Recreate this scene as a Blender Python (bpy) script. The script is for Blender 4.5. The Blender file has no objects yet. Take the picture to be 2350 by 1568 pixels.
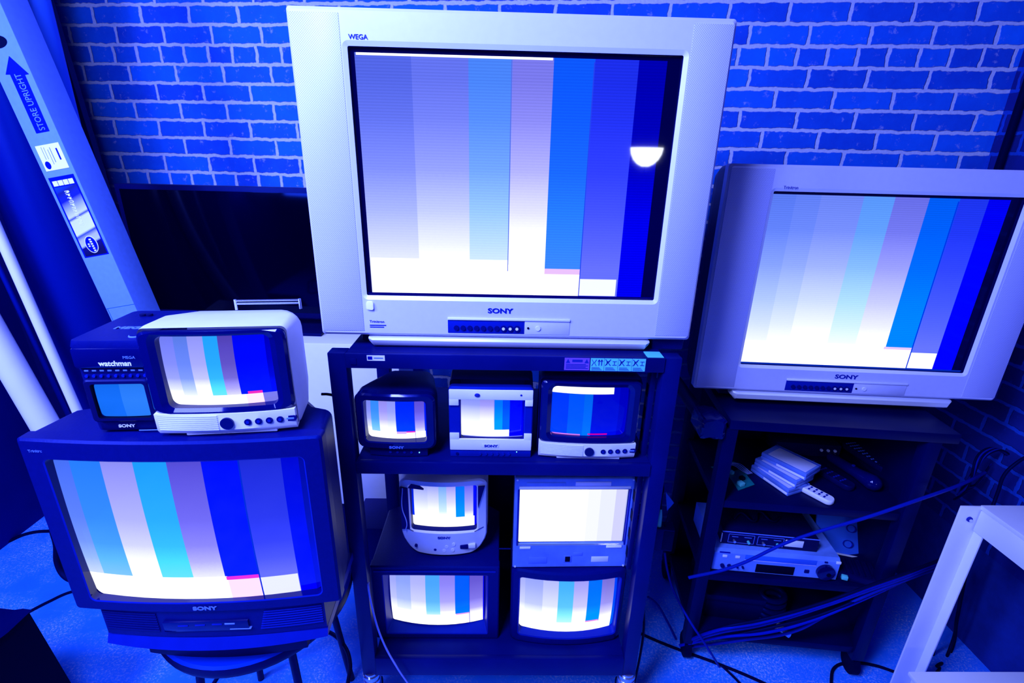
import bpy, bmesh, math, random
from mathutils import Vector, Matrix
random.seed(7)
C = bpy.context.scene.collection
PI = math.pi
R = math.radians

# ------------------------------------------------------------ materials
def new_mat(name):
    m = bpy.data.materials.new(name); m.use_nodes = True
    nt = m.node_tree
    return m, nt, nt.nodes['Principled BSDF']

def N(nt, t, **k):
    n = nt.nodes.new(t)
    for a, b in k.items(): setattr(n, a, b)
    return n

def math_n(nt, op, a, b=None, c=None, clamp=False):
    n = nt.nodes.new('ShaderNodeMath'); n.operation = op; n.use_clamp = clamp
    for i, v in enumerate((a, b, c)):
        if v is None: continue
        if isinstance(v, (int, float)): n.inputs[i].default_value = v
        else: nt.links.new(v, n.inputs[i])
    return n.outputs[0]

def mix_n(nt, fac, a, b, mode='MIX'):
    n = nt.nodes.new('ShaderNodeMix'); n.data_type = 'RGBA'; n.blend_type = mode
    for sock, v in ((n.inputs[0], fac), (n.inputs[6], a), (n.inputs[7], b)):
        if isinstance(v, (int, float)): sock.default_value = v
        elif isinstance(v, tuple): sock.default_value = (*v, 1)
        else: nt.links.new(v, sock)
    return n.outputs[2]

def plain(name, rgb, rough=.5, metal=0., var=.12, scale=30., spec=.5, coat=0., bump=0., bscale=200.):
    m, nt, p = new_mat(name)
    p.inputs['Roughness'].default_value = rough
    p.inputs['Metallic'].default_value = metal
    p.inputs['Specular IOR Level'].default_value = spec
    p.inputs['Coat Weight'].default_value = coat
    if rgb[2] > 1.6 * max(rgb[1], .001): p.inputs['Specular Tint'].default_value = (.02, .12, 1, 1); p.inputs['Coat Tint'].default_value = (.1, .3, 1, 1); p.inputs['Specular IOR Level'].default_value = spec * .45
    p.inputs['Coat Roughness'].default_value = .05
    tc = N(nt, 'ShaderNodeTexCoord')
    if var:
        no = N(nt, 'ShaderNodeTexNoise'); no.inputs['Scale'].default_value = scale; no.inputs['Detail'].default_value = 4
        nt.links.new(tc.outputs['Object'], no.inputs['Vector'])
        c = mix_n(nt, no.outputs['Fac'], tuple(max(0, v * (1 - var)) for v in rgb), tuple(min(1, v * (1 + var)) for v in rgb))
        nt.links.new(c, p.inputs['Base Color'])
    else:
        p.inputs['Base Color'].default_value = (*rgb, 1)
    if bump:
        nb = N(nt, 'ShaderNodeTexNoise'); nb.inputs['Scale'].default_value = bscale; nb.inputs['Detail'].default_value = 3
        nt.links.new(tc.outputs['Object'], nb.inputs['Vector'])
        bp = N(nt, 'ShaderNodeBump'); bp.inputs['Strength'].default_value = bump; bp.inputs['Distance'].default_value = .002
        nt.links.new(nb.outputs['Fac'], bp.inputs['Height']); nt.links.new(bp.outputs['Normal'], p.inputs['Normal'])
    return m

def ramp(nt, fac, stops, interp='CONSTANT'):
    r = N(nt, 'ShaderNodeValToRGB'); cr = r.color_ramp; cr.interpolation = interp
    while len(cr.elements) < len(stops): cr.elements.new(.5)
    for e, (pos, col) in zip(cr.elements, stops):
        e.position = pos
        e.color = (*col, 1) if isinstance(col, tuple) else (col, col, col, 1)
    nt.links.new(fac, r.inputs[0]); return r.outputs[0]

def screen_mat(name, bars, gains, rects=(), gmax=20., rough=.06, lines=0., strength=1., cap=1.35, spec=.5):
    """the test picture shown on a tube: upright bars brightening to the bottom, and blocks"""
    m, nt, p = new_mat(name)
    p.inputs['Base Color'].default_value = (.0, .0, .02, 1)
    p.inputs['Roughness'].default_value = rough
    p.inputs['Specular IOR Level'].default_value = spec
    tc = N(nt, 'ShaderNodeTexCoord'); sp = N(nt, 'ShaderNodeSeparateXYZ')
    nt.links.new(tc.outputs['Generated'], sp.inputs[0])
    u, v = sp.outputs[0], sp.outputs[2]
    no = N(nt, 'ShaderNodeTexNoise'); no.inputs['Scale'].default_value = 90; no.inputs['Detail'].default_value = 2
    nt.links.new(tc.outputs['Generated'], no.inputs['Vector'])
    v2 = math_n(nt, 'ADD', v, math_n(nt, 'MULTIPLY', math_n(nt, 'SUBTRACT', no.outputs['Fac'], .5), .02))
    col = ramp(nt, u, bars)
    gm = [(a, min(2.2, 1 + (b - 1) * .33)) for a, b in gains]
    g = math_n(nt, 'MULTIPLY', ramp(nt, v2, [(a, b / 3) for a, b in gm], 'LINEAR'), 3.)
    if lines:
        w = math_n(nt, 'SINE', math_n(nt, 'MULTIPLY', v, lines))
        g = math_n(nt, 'MULTIPLY', g, math_n(nt, 'ADD', 1., math_n(nt, 'MULTIPLY', w, .08)))
    gc = N(nt, 'ShaderNodeCombineXYZ')
    for i in range(3): nt.links.new(g, gc.inputs[i])
    out = mix_n(nt, 1., col, gc.outputs[0], 'MULTIPLY')
    sr = N(nt, 'ShaderNodeSeparateColor'); nt.links.new(col, sr.inputs[0])
    wv = ramp(nt, v2, [(a, max(0, min(1, (b - 1) / 9))) for a, b in gains], 'LINEAR')
    wf = math_n(nt, 'MULTIPLY', math_n(nt, 'MULTIPLY', wv, sr.outputs[0]), 8., clamp=True)
    out = mix_n(nt, wf, out, (1.15, 1.17, 1.3))
    for (u0, u1, v0, v1, c) in rects:
        mk = math_n(nt, 'MULTIPLY', math_n(nt, 'COMPARE', u, (u0 + u1) / 2, (u1 - u0) / 2), math_n(nt, 'COMPARE', v, (v0 + v1) / 2, (v1 - v0) / 2))
        out = mix_n(nt, mk, out, c)
    out = mix_n(nt, 1., out, (cap, cap, cap), 'DARKEN')
    nt.links.new(out, p.inputs['Emission Color']); p.inputs['Emission Strength'].default_value = strength
    return m

def brick_mat(name, brick_a, brick_b, mortar, smooth_below=None):
    m, nt, p = new_mat(name)
    p.inputs['Roughness'].default_value = .8
    p.inputs['Specular IOR Level'].default_value = .25
    tc = N(nt, 'ShaderNodeTexCoord')
    n1 = N(nt, 'ShaderNodeTexNoise'); n1.inputs['Scale'].default_value = 28; n1.inputs['Detail'].default_value = 4
    nt.links.new(tc.outputs['Object'], n1.inputs['Vector'])
    dis = N(nt, 'ShaderNodeVectorMath', operation='SUBTRACT'); nt.links.new(n1.outputs['Color'], dis.inputs[0]); dis.inputs[1].default_value = (.5, .5, .5)
    sc = N(nt, 'ShaderNodeVectorMath', operation='SCALE'); nt.links.new(dis.outputs[0], sc.inputs[0]); sc.inputs['Scale'].default_value = .017
    ad = N(nt, 'ShaderNodeVectorMath', operation='ADD'); nt.links.new(tc.outputs['Object'], ad.inputs[0]); nt.links.new(sc.outputs[0], ad.inputs[1])
    sp = N(nt, 'ShaderNodeSeparateXYZ'); nt.links.new(ad.outputs[0], sp.inputs[0])
    x, z = sp.outputs[0], sp.outputs[2]
    P_ = .0759
    zz = math_n(nt, 'DIVIDE', math_n(nt, 'SUBTRACT', z, 2.305), P_)
    row = math_n(nt, 'FLOOR', zz); fz = math_n(nt, 'FRACT', math_n(nt, 'ADD', zz, 100))
    head = math_n(nt, 'COMPARE', math_n(nt, 'FLOORED_MODULO', row, 7), 6, .2)
    ln = math_n(nt, 'SUBTRACT', .225, math_n(nt, 'MULTIPLY', head, .1125))
    wn = N(nt, 'ShaderNodeTexWhiteNoise', noise_dimensions='1D'); nt.links.new(row, wn.inputs['W'])
    off = math_n(nt, 'ADD', math_n(nt, 'MULTIPLY', math_n(nt, 'FLOORED_MODULO', row, 2), .5), math_n(nt, 'MULTIPLY', wn.outputs['Value'], .22))
    uu = math_n(nt, 'ADD', math_n(nt, 'ADD', math_n(nt, 'DIVIDE', x, ln), off), 100)
    colu = math_n(nt, 'FLOOR', uu); fu = math_n(nt, 'FRACT', uu)
    dx = math_n(nt, 'MULTIPLY', math_n(nt, 'MINIMUM', fu, math_n(nt, 'SUBTRACT', 1, fu)), ln)
    dz = math_n(nt, 'MULTIPLY', math_n(nt, 'MINIMUM', fz, math_n(nt, 'SUBTRACT', 1, fz)), P_)
    d = math_n(nt, 'MINIMUM', dx, dz)
    mr = N(nt, 'ShaderNodeMapRange', interpolation_type='SMOOTHSTEP'); nt.links.new(d, mr.inputs[0])
    mr.inputs[1].default_value = .0052; mr.inputs[2].default_value = .0085
    mask = mr.outputs[0]
    cb = N(nt, 'ShaderNodeCombineXYZ'); nt.links.new(colu, cb.inputs[0]); nt.links.new(row, cb.inputs[1])
    w2 = N(nt, 'ShaderNodeTexWhiteNoise', noise_dimensions='2D'); nt.links.new(cb.outputs[0], w2.inputs['Vector'])
    n2 = N(nt, 'ShaderNodeTexNoise'); n2.inputs['Scale'].default_value = 9; n2.inputs['Detail'].default_value = 6; n2.inputs['Roughness'].default_value = .7
    nt.links.new(tc.outputs['Object'], n2.inputs['Vector'])
    f = math_n(nt, 'ADD', math_n(nt, 'MULTIPLY', w2.outputs['Value'], .5), math_n(nt, 'MULTIPLY', n2.outputs['Fac'], .6), clamp=True)
    bc = mix_n(nt, f, brick_a, brick_b)
    # pale flecks of mortar smeared on some bricks
    n3 = N(nt, 'ShaderNodeTexNoise'); n3.inputs['Scale'].default_value = 26; n3.inputs['Detail'].default_value = 8; n3.inputs['Roughness'].default_value = .75
    nt.links.new(tc.outputs['Object'], n3.inputs['Vector'])
    fl = N(nt, 'ShaderNodeMapRange'); nt.links.new(n3.outputs['Fac'], fl.inputs[0]); fl.inputs[1].default_value = .58; fl.inputs[2].default_value = .74
    bc = mix_n(nt, fl.outputs[0], bc, tuple(v * .8 for v in mortar))
    n4 = N(nt, 'ShaderNodeTexNoise'); n4.inputs['Scale'].default_value = 120; n4.inputs['Detail'].default_value = 3
    nt.links.new(tc.outputs['Object'], n4.inputs['Vector'])
    mc = mix_n(nt, n4.outputs['Fac'], tuple(v * .7 for v in mortar), tuple(min(1, v * 1.25) for v in mortar))
    col = mix_n(nt, mask, mc, bc)
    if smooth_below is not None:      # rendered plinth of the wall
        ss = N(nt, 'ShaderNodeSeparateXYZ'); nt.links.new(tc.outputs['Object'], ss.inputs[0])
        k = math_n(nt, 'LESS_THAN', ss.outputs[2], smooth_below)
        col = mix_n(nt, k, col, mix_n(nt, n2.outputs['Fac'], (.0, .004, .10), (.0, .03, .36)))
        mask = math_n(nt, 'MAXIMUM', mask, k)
    nt.links.new(col, p.inputs['Base Color'])
    h = math_n(nt, 'ADD', mask, math_n(nt, 'MULTIPLY', n3.outputs['Fac'], .5))
    bp = N(nt, 'ShaderNodeBump'); bp.inputs['Strength'].default_value = .8; bp.inputs['Distance'].default_value = .004
    nt.links.new(h, bp.inputs['Height']); nt.links.new(bp.outputs['Normal'], p.inputs['Normal'])
    return m

def concrete_mat():
    m, nt, p = new_mat('speckled concrete')
    p.inputs['Roughness'].default_value = .65
    tc = N(nt, 'ShaderNodeTexCoord')
    a = N(nt, 'ShaderNodeTexNoise'); a.inputs['Scale'].default_value = 3.2; a.inputs['Detail'].default_value = 8; a.inputs['Roughness'].default_value = .65
    b = N(nt, 'ShaderNodeTexNoise'); b.inputs['Scale'].default_value = 120; b.inputs['Detail'].default_value = 4; b.inputs['Roughness'].default_value = .8
    for n in (a, b): nt.links.new(tc.outputs['Object'], n.inputs['Vector'])
    s = N(nt, 'ShaderNodeMapRange'); nt.links.new(b.outputs['Fac'], s.inputs[0]); s.inputs[1].default_value = .5; s.inputs[2].default_value = .68
    t = N(nt, 'ShaderNodeMapRange'); nt.links.new(a.outputs['Fac'], t.inputs[0]); t.inputs[1].default_value = .42; t.inputs[2].default_value = .66
    base = mix_n(nt, a.outputs['Fac'], (.0, .10, .95), (.01, .30, 1.))
    c = mix_n(nt, math_n(nt, 'MULTIPLY', s.outputs[0], t.outputs[0]), base, (.8, .85, 1.))
    nt.links.new(c, p.inputs['Base Color'])
    bp = N(nt, 'ShaderNodeBump'); bp.inputs['Strength'].default_value = .3; bp.inputs['Distance'].default_value = .002
    nt.links.new(b.outputs['Fac'], bp.inputs['Height']); nt.links.new(bp.outputs['Normal'], p.inputs['Normal'])
    return m

def grille_mat():
    m, nt, p = new_mat('perforated silver grille')
    p.inputs['Roughness'].default_value = .45
    tc = N(nt, 'ShaderNodeTexCoord'); sp = N(nt, 'ShaderNodeSeparateXYZ'); nt.links.new(tc.outputs['Object'], sp.inputs[0])
    sx = math_n(nt, 'SINE', math_n(nt, 'MULTIPLY', sp.outputs[0], 1250)); sz = math_n(nt, 'SINE', math_n(nt, 'MULTIPLY', sp.outputs[2], 1250))
    k = math_n(nt, 'GREATER_THAN', math_n(nt, 'MULTIPLY', sx, sz), .45)
    c = mix_n(nt, math_n(nt, 'MULTIPLY', k, .8), (.50, .53, .90), (.10, .14, .5)); nt.links.new(c, p.inputs['Base Color'])
    return m

def glass_mat(name, tint, alpha_mix=.5, rough=.05):
    m, nt, p = new_mat(name)
    p.inputs['Base Color'].default_value = (*tint, 1); p.inputs['Roughness'].default_value = rough
    p.inputs['Transmission Weight'].default_value = alpha_mix; p.inputs['IOR'].default_value = 1.3
    return m

M = {}
M['silver'] = plain('silver plastic', (.54, .57, .90), .38, .0, .05, 60)
M['silver_lip'] = plain('bright silver lip', (.72, .76, .97), .3, .0, .03)
M['silver_dark'] = plain('shaded silver plastic', (.28, .33, .8), .45, 0, .05)
M['grille'] = grille_mat()
M['black'] = plain('black plastic', (.0015, .002, .055), .4, 0, .2)
M['navy'] = plain('dark navy plastic', (.001, .003, .115), .42, 0, .15, 80, bump=.15)
M['navy_gloss'] = plain('glossy dark plastic', (.001, .003, .08), .12, 0, .1, coat=.6)
M['blueplastic'] = plain('blue grey plastic', (.002, .01, .28), .4, 0, .12)
M['hole'] = plain('deep black', (.0, .0, .008), .6, 0, 0)
M['ink'] = plain('dark print', (.01, .02, .3), .5, 0, 0)
M['white'] = plain('white plastic', (.80, .82, .95), .4, 0, .04)
M['offwhite'] = plain('worn off white plastic', (.62, .66, .93), .45, 0, .08, 25)
M['whitepaint'] = plain('white painted steel', (.84, .86, 1.), .42, 0, .05, 12)
M['letter'] = plain('pale lettering', (.75, .8, 1.), .4, 0, 0)
M['letter_dim'] = plain('faint lettering', (.10, .2, .85), .4, 0, 0)
M['rack'] = plain('dark painted steel', (.001, .003, .10), .35, .0, .35, 9, bump=.1, bscale=60)
M['cart'] = plain('black laminate', (.0, .001, .035), .4, 0, .3, 9)
M['cartedge'] = plain('worn black laminate edge', (.0, .001, .045), .4, 0, .3, 9)
M['chrome'] = plain('chrome metal', (.7, .75, .95), .15, .9, .0)
M['rubber'] = plain('black rubber', (.0, .0, .02), .7, 0, .2)
M['cable'] = plain('black cable', (.0, .001, .03), .45, 0, .2)
M['bluecable'] = plain('blue cable', (.0, .006, .32), .4, 0, .2)
M['palecable'] = plain('pale cable', (.3, .36, .9), .4, 0, .1)
M['carton'] = plain('pale cardboard', (.13, .27, .85), .8, 0, .12, 60)
M['cartonside'] = plain('cardboard side', (.0, .08, .6), .8, 0, .1, 60)
M['paper'] = plain('white paper label', (.85, .87, .98), .5, 0, .02)
M['arrow'] = plain('blue print', (.0, .004, .32), .6, 0, .05)
M['pole_blue'] = plain('dull blue tube', (.0, .004, .17), .4, 0, .1, 6)
M['pole_white'] = plain('white pipe', (.66, .70, .95), .4, 0, .06, 12)
M['pole_mid'] = plain('blue pipe', (.03, .14, .8), .35, 0, .06, 12)
M['darkwall'] = plain('dark painted wall', (.0, .003, .16), .7, 0, .3, 4)
M['teal'] = plain('teal sticker', (.10, .62, .62), .5, 0, .05)
M['mauve'] = plain('mauve sticker', (.16, .07, .45), .5, 0, .05)
M['green'] = plain('green circuit board', (.0, .17, .20), .4, 0, .3, 60)
M['clear'] = glass_mat('clear plastic', (.45, .6, 1.), .7)
M['clearcase'] = plain('milky clear plastic', (.20, .34, .92), .15, 0, .5, 14, coat=.5)
M['leather'] = plain('black vinyl', (.0, .001, .05), .35, 0, .3, 10)
M['stool'] = plain('blue stool seat', (.0, .02, .42), .35, 0, .1, 10)
M['led'] = plain('led', (.1, .9, .9), .3, 0, 0)
M['led'].node_tree.nodes['Principled BSDF'].inputs['Emission Color'].default_value = (.3, 1, 1, 1)
M['led'].node_tree.nodes['Principled BSDF'].inputs['Emission Strength'].default_value = 1.2

# ------------------------------------------------------------ mesh helpers
def finish(bm, name, mat, parent=None, loc=None, ang=35, smooth=True):
    bmesh.ops.recalc_face_normals(bm, faces=bm.faces)
    a = R(ang)
    for f in bm.faces: f.smooth = smooth
    for e in bm.edges:
        if len(e.link_faces) == 2 and e.calc_face_angle(0) > a: e.smooth = False
    me = bpy.data.meshes.new(name); bm.to_mesh(me); bm.free()
    mats = mat if isinstance(mat, (list, tuple)) else [mat]
    for k in mats: me.materials.append(M[k] if isinstance(k, str) else k)
    o = bpy.data.objects.new(name, me); C.objects.link(o)
    if parent: o.parent = parent
    if loc: o.location = loc
    return o

def add_box(bm, x0, x1, y0, y1, z0, z1, bev=0., seg=2, mi=0, rot=None):
    c = Vector(((x0 + x1) / 2, (y0 + y1) / 2, (z0 + z1) / 2))
    r = bmesh.ops.create_cube(bm, size=1.)
    vs = r['verts']
    for v in vs: v.co = Vector((v.co.x * (x1 - x0), v.co.y * (y1 - y0), v.co.z * (z1 - z0)))
    fs = set(f for v in vs for f in v.link_faces)
    if bev:
        es = list(set(e for v in vs for e in v.link_edges))
        out = bmesh.ops.bevel(bm, geom=es, offset=bev, segments=seg, affect='EDGES', profile=.5)
        fs = set(f for f in out['faces']) | set(f for f in fs if f.is_valid)
        vs = list(set(v for f in fs for v in f.verts))
    for f in fs: f.material_index = mi
    for v in vs:
        if rot: v.co = rot @ v.co
        v.co += c
    return vs

def bx(name, mat, parent, x0, x1, y0, y1, z0, z1, bev=.002, **k):
    bm = bmesh.new(); add_box(bm, x0, x1, y0, y1, z0, z1, bev, **k)
    return finish(bm, name, mat, parent)

def add_cyl(bm, p, axis, r, h, seg=24, r2=None, mi=0, bev=0):
    q = Vector((0, 0, 1)).rotation_difference(Vector(axis).normalized()).to_matrix().to_4x4()
    mtx = Matrix.Translation(Vector(p) + Vector(axis).normalized() * h / 2) @ q
    o = bmesh.ops.create_cone(bm, cap_ends=True, segments=seg, radius1=r, radius2=r if r2 is None else r2, depth=h, matrix=mtx)
    for f in set(f for v in o['verts'] for f in v.link_faces): f.material_index = mi
    return o['verts']

def cyl(name, mat, parent, p, axis, r, h, seg=24, r2=None):
    bm = bmesh.new(); add_cyl(bm, p, axis, r, h, seg, r2); return finish(bm, name, mat, parent)

def rrect(w, h, r, n=5, m=8):
    """rounded rectangle, centred, edges split in m pieces"""
    r = max(r, .0005); pts = []
    cs = [(w/2 - r, h/2 - r, 0), (-w/2 + r, h/2 - r, 90), (-w/2 + r, -h/2 + r, 180), (w/2 - r, -h/2 + r, 270)]
    for i, (cx, cz, a0) in enumerate(cs):
        for k in range(n + 1):
            a = R(a0 + 90 * k / n); pts.append((cx + r * math.cos(a), cz + r * math.sin(a)))
        nx = cs[(i + 1) % 4]
        a = R(a0 + 90); p0 = (cx + r * math.cos(a), cz + r * math.sin(a)); p1 = (nx[0] + r * math.cos(a), nx[1] + r * math.sin(a))
        for k in range(1, m):
            t = k / m; pts.append((p0[0] * (1 - t) + p1[0] * t, p0[1] * (1 - t) + p1[1] * t))
    return pts

def loft(bm, loops, cap0=False, cap1=False, mi=0, mis=None):
    rows = [[bm.verts.new(p) for p in l] for l in loops]
    n = len(rows[0])
    for k in range(len(rows) - 1):
        for i in range(n):
            f = bm.faces.new((rows[k][i], rows[k][(i + 1) % n], rows[k + 1][(i + 1) % n], rows[k + 1][i]))
            f.material_index = mis[k] if mis else mi
    if cap0: bm.faces.new(rows[0]).material_index = mi
    if cap1: bm.faces.new(rows[-1]).material_index = mi
    return rows

def L3(y, cx, cz, w, h, r, bulge=0., bw=None, n=5, m=8):
    """rounded rect as 3d loop at depth y, front bowed towards the viewer by bulge"""
    hw = (bw or w) / 2
    return [(cx + x, y - bulge * max(0, 1 - (x / hw) ** 2), cz + z) for x, z in rrect(w, h, r, n, m)]

def shell(name, mat, parent, rings, cap_front=False):
    bm = bmesh.new(); loft(bm, [L3(*r) for r in rings], cap0=cap_front, cap1=True)
    return finish(bm, name, mat, parent)

def bezel(name, mats, parent, W, H, r, ix, iz, iw, ih, ir, yb=.03, bev=.006, rec=.02, bulge=0., ibulge=None, lip=0., cz=None, funnel=0.):
    """front frame: outer wall, rounded edge, face, lip and recessed inner wall (mats: frame, lip, inner)"""
    cz = H / 2 if cz is None else cz
    ib = bulge if ibulge is None else ibulge
    loops = [L3(yb, 0, cz, W, H, r, 0), L3(bev, 0, cz, W, H, r, bulge, W), L3(0, 0, cz, W - bev * 2, H - bev * 2, r, bulge, W),
             L3(0, ix, iz, iw + lip * 2, ih + lip * 2, ir + lip, ib, W), L3(lip * .6, ix, iz, iw, ih, ir, ib, W),
             L3(rec, ix, iz, iw - funnel * 2, ih - funnel * 2, ir, 0)]
    bm = bmesh.new(); loft(bm, loops, mis=[0, 0, 0, 1, 2])
    return finish(bm, name, mats, parent, ang=30)

def screen(name, mat, parent, cx, cz, w, h, r, y, bulge, zb=0.):
    loops = []
    K = 14
    for k in range(K + 1):
        s = 1 - k / K; s = max(s, .002)
        l = []
        for x, z in rrect(w, h, r, 5, 10):
            X, Z = x * s, z * s
            l.append((cx + X, y - bulge * (1 - (X / (w/2)) ** 2) - zb * (1 - (Z / (h/2)) ** 2), cz + Z))
        loops.append(l)
    bm = bmesh.new(); loft(bm, loops, cap1=True)
    return finish(bm, name, mat, parent, ang=80)

def tube(name, mat, pts, r, parent=None, res=10, cyc=False):
    """cable through points (smooth)"""
    cu = bpy.data.curves.new(name, 'CURVE'); cu.dimensions = '3D'; cu.bevel_depth = r; cu.bevel_resolution = 3; cu.use_fill_caps = True
    s = cu.splines.new('BEZIER'); s.bezier_points.add(len(pts) - 1); s.resolution_u = res
    for b, p in zip(s.bezier_points, pts):
        b.co = p; b.handle_left_type = b.handle_right_type = 'AUTO'
    cu.materials.append(M[mat])
    o = bpy.data.objects.new('t', cu); C.objects.link(o)
    me = mesh_of(o, name); o2 = bpy.data.objects.new(name, me); C.objects.link(o2)
    for p in me.polygons: p.use_smooth = True
    if parent: o2.parent = parent
    return o2

def mesh_of(o, name):
    dg = bpy.context.evaluated_depsgraph_get(); dg.update()
    me = bpy.data.meshes.new_from_object(o.evaluated_get(dg)); me.name = name
    bpy.data.objects.remove(o); return me

def text(name, s, size, mat, parent, loc, sx=1., rot=(PI/2, 0, 0), ext=.0004, align='LEFT', shear=0., bold=0.):
    cu = bpy.data.curves.new(name, 'FONT'); cu.body = s; cu.size = size; cu.extrude = ext; cu.align_x = align; cu.shear = shear; cu.offset = bold
    cu.resolution_u = 4
    cu.materials.append(M[mat])
    o = bpy.data.objects.new('t', cu); C.objects.link(o)
    me = mesh_of(o, name); o2 = bpy.data.objects.new(name, me); C.objects.link(o2)
    if parent: o2.parent = parent
    o2.location = loc; o2.rotation_euler = rot; o2.scale = (sx, 1, 1)
    return o2

def tag(o, label, cat, group=None, kind=None):
    if label: o['label'] = label
    if cat: o['category'] = cat
    if group: o['group'] = group
    if kind: o['kind'] = kind
    return o

def thing(name, label, cat, loc=(0, 0, 0), rz=0., group=None, ry=0.):
    o = bpy.data.objects.new(name, None); C.objects.link(o); o.empty_display_size = .1
    o.location = loc; o.rotation_euler = (0, ry, rz)
    return tag(o, label, cat, group)

def struct(o): o['kind'] = 'structure'; return o

# ------------------------------------------------------------ camera, light
cam = bpy.data.cameras.new('camera'); co = bpy.data.objects.new('camera', cam); C.objects.link(co)
cam.sensor_width = 36; cam.lens = 36 * 1135.7 / 2350; cam.clip_start = .02
right = Vector((0.99964084, -0.01456231, 0.02249719)); up = Vector((-0.01620517, 0.34014317, 0.94023402)); fw = Vector((0.02134425, 0.9402609, -0.33978502))
mt = Matrix((right, up, -fw)).transposed().to_4x4(); mt.translation = (0, 0, 1.85)
co.matrix_world = mt
bpy.context.scene.camera = co
sc = bpy.context.scene
sc.view_settings.view_transform = 'Standard'; sc.view_settings.look = 'None'; sc.view_settings.gamma = 1; sc.view_settings.use_curve_mapping = False
sc.view_settings.exposure = 0

w = bpy.data.worlds.new('room gloom'); sc.world = w; w.use_nodes = True
w.node_tree.nodes['Background'].inputs[0].default_value = (.0, .02, 1, 1); w.node_tree.nodes['Background'].inputs[1].default_value = .12

def area(name, loc, target, size, power, col, sy=None):
    l = bpy.data.lights.new(name, 'AREA'); l.size = size; l.energy = power; l.color = col
    if sy: l.shape = 'RECTANGLE'; l.size_y = sy
    o = bpy.data.objects.new(name, l); C.objects.link(o); o.location = loc
    o.rotation_euler = (Vector(target) - Vector(loc)).to_track_quat('-Z', 'Y').to_euler()
    return o
LC = (.26, .33, 1.)
area('overhead_light', (-.6, .15, 2.85), (-.2, 1.5, 1.2), .5, 78, LC)
area('overhead_light', (-1.7, -.9, 2.9), (-1.0, 1.6, .0), .8, 80, LC)  # added fill from above, aimed to brighten the left floor
area('side_fill', (-2.1, .0, 2.65), (-1.2, 1.5, .0), .45, 90, LC)  # added out-of-view lamp that brightens the floor at the left

# ------------------------------------------------------------ the room
bm = bmesh.new(); add_box(bm, -4, 4, -4, 4, -.05, 0); o = struct(finish(bm, 'floor', concrete_mat(), smooth=False))
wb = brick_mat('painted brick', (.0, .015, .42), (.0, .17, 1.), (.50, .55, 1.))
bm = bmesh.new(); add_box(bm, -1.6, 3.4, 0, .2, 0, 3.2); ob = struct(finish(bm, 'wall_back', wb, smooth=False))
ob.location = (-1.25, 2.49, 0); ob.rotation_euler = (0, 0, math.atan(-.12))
wr = brick_mat('shaded painted brick', (.0, .003, .12), (.0, .012, .24), (.0, .05, .5), .42)  # the same brick with the right wall's dimness put into darker colours
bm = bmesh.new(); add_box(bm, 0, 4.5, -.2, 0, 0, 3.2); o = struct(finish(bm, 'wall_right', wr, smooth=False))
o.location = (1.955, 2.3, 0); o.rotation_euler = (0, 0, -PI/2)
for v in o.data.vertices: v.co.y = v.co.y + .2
bm = bmesh.new(); add_box(bm, -2.65, -2.45, -3, 2.75, 0, 3.2); struct(finish(bm, 'wall_left', 'darkwall', smooth=False))
# vertical service pipe in the corner
tag(cyl('wall_pipe', 'rubber', None, (1.93, 2.02, .9), (0, 0, 1), .014, 2.3), 'thin black pipe running down the brick corner at far right', 'pipe')

# ------------------------------------------------------------ big flat televisions
GREY = (.20, .25, .95); LAV = (.36, .36, 1.); LBL = (.05, .24, .98); CYN = (.03, .33, .98); PUR = (.085, .05, .62)
BLU = (.0, .002, .92); MID = (.0, .055, .95); DPU = (.03, .02, .72); RGT = (.0, .0, .55); BLK = (.0, .0, .012)

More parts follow.
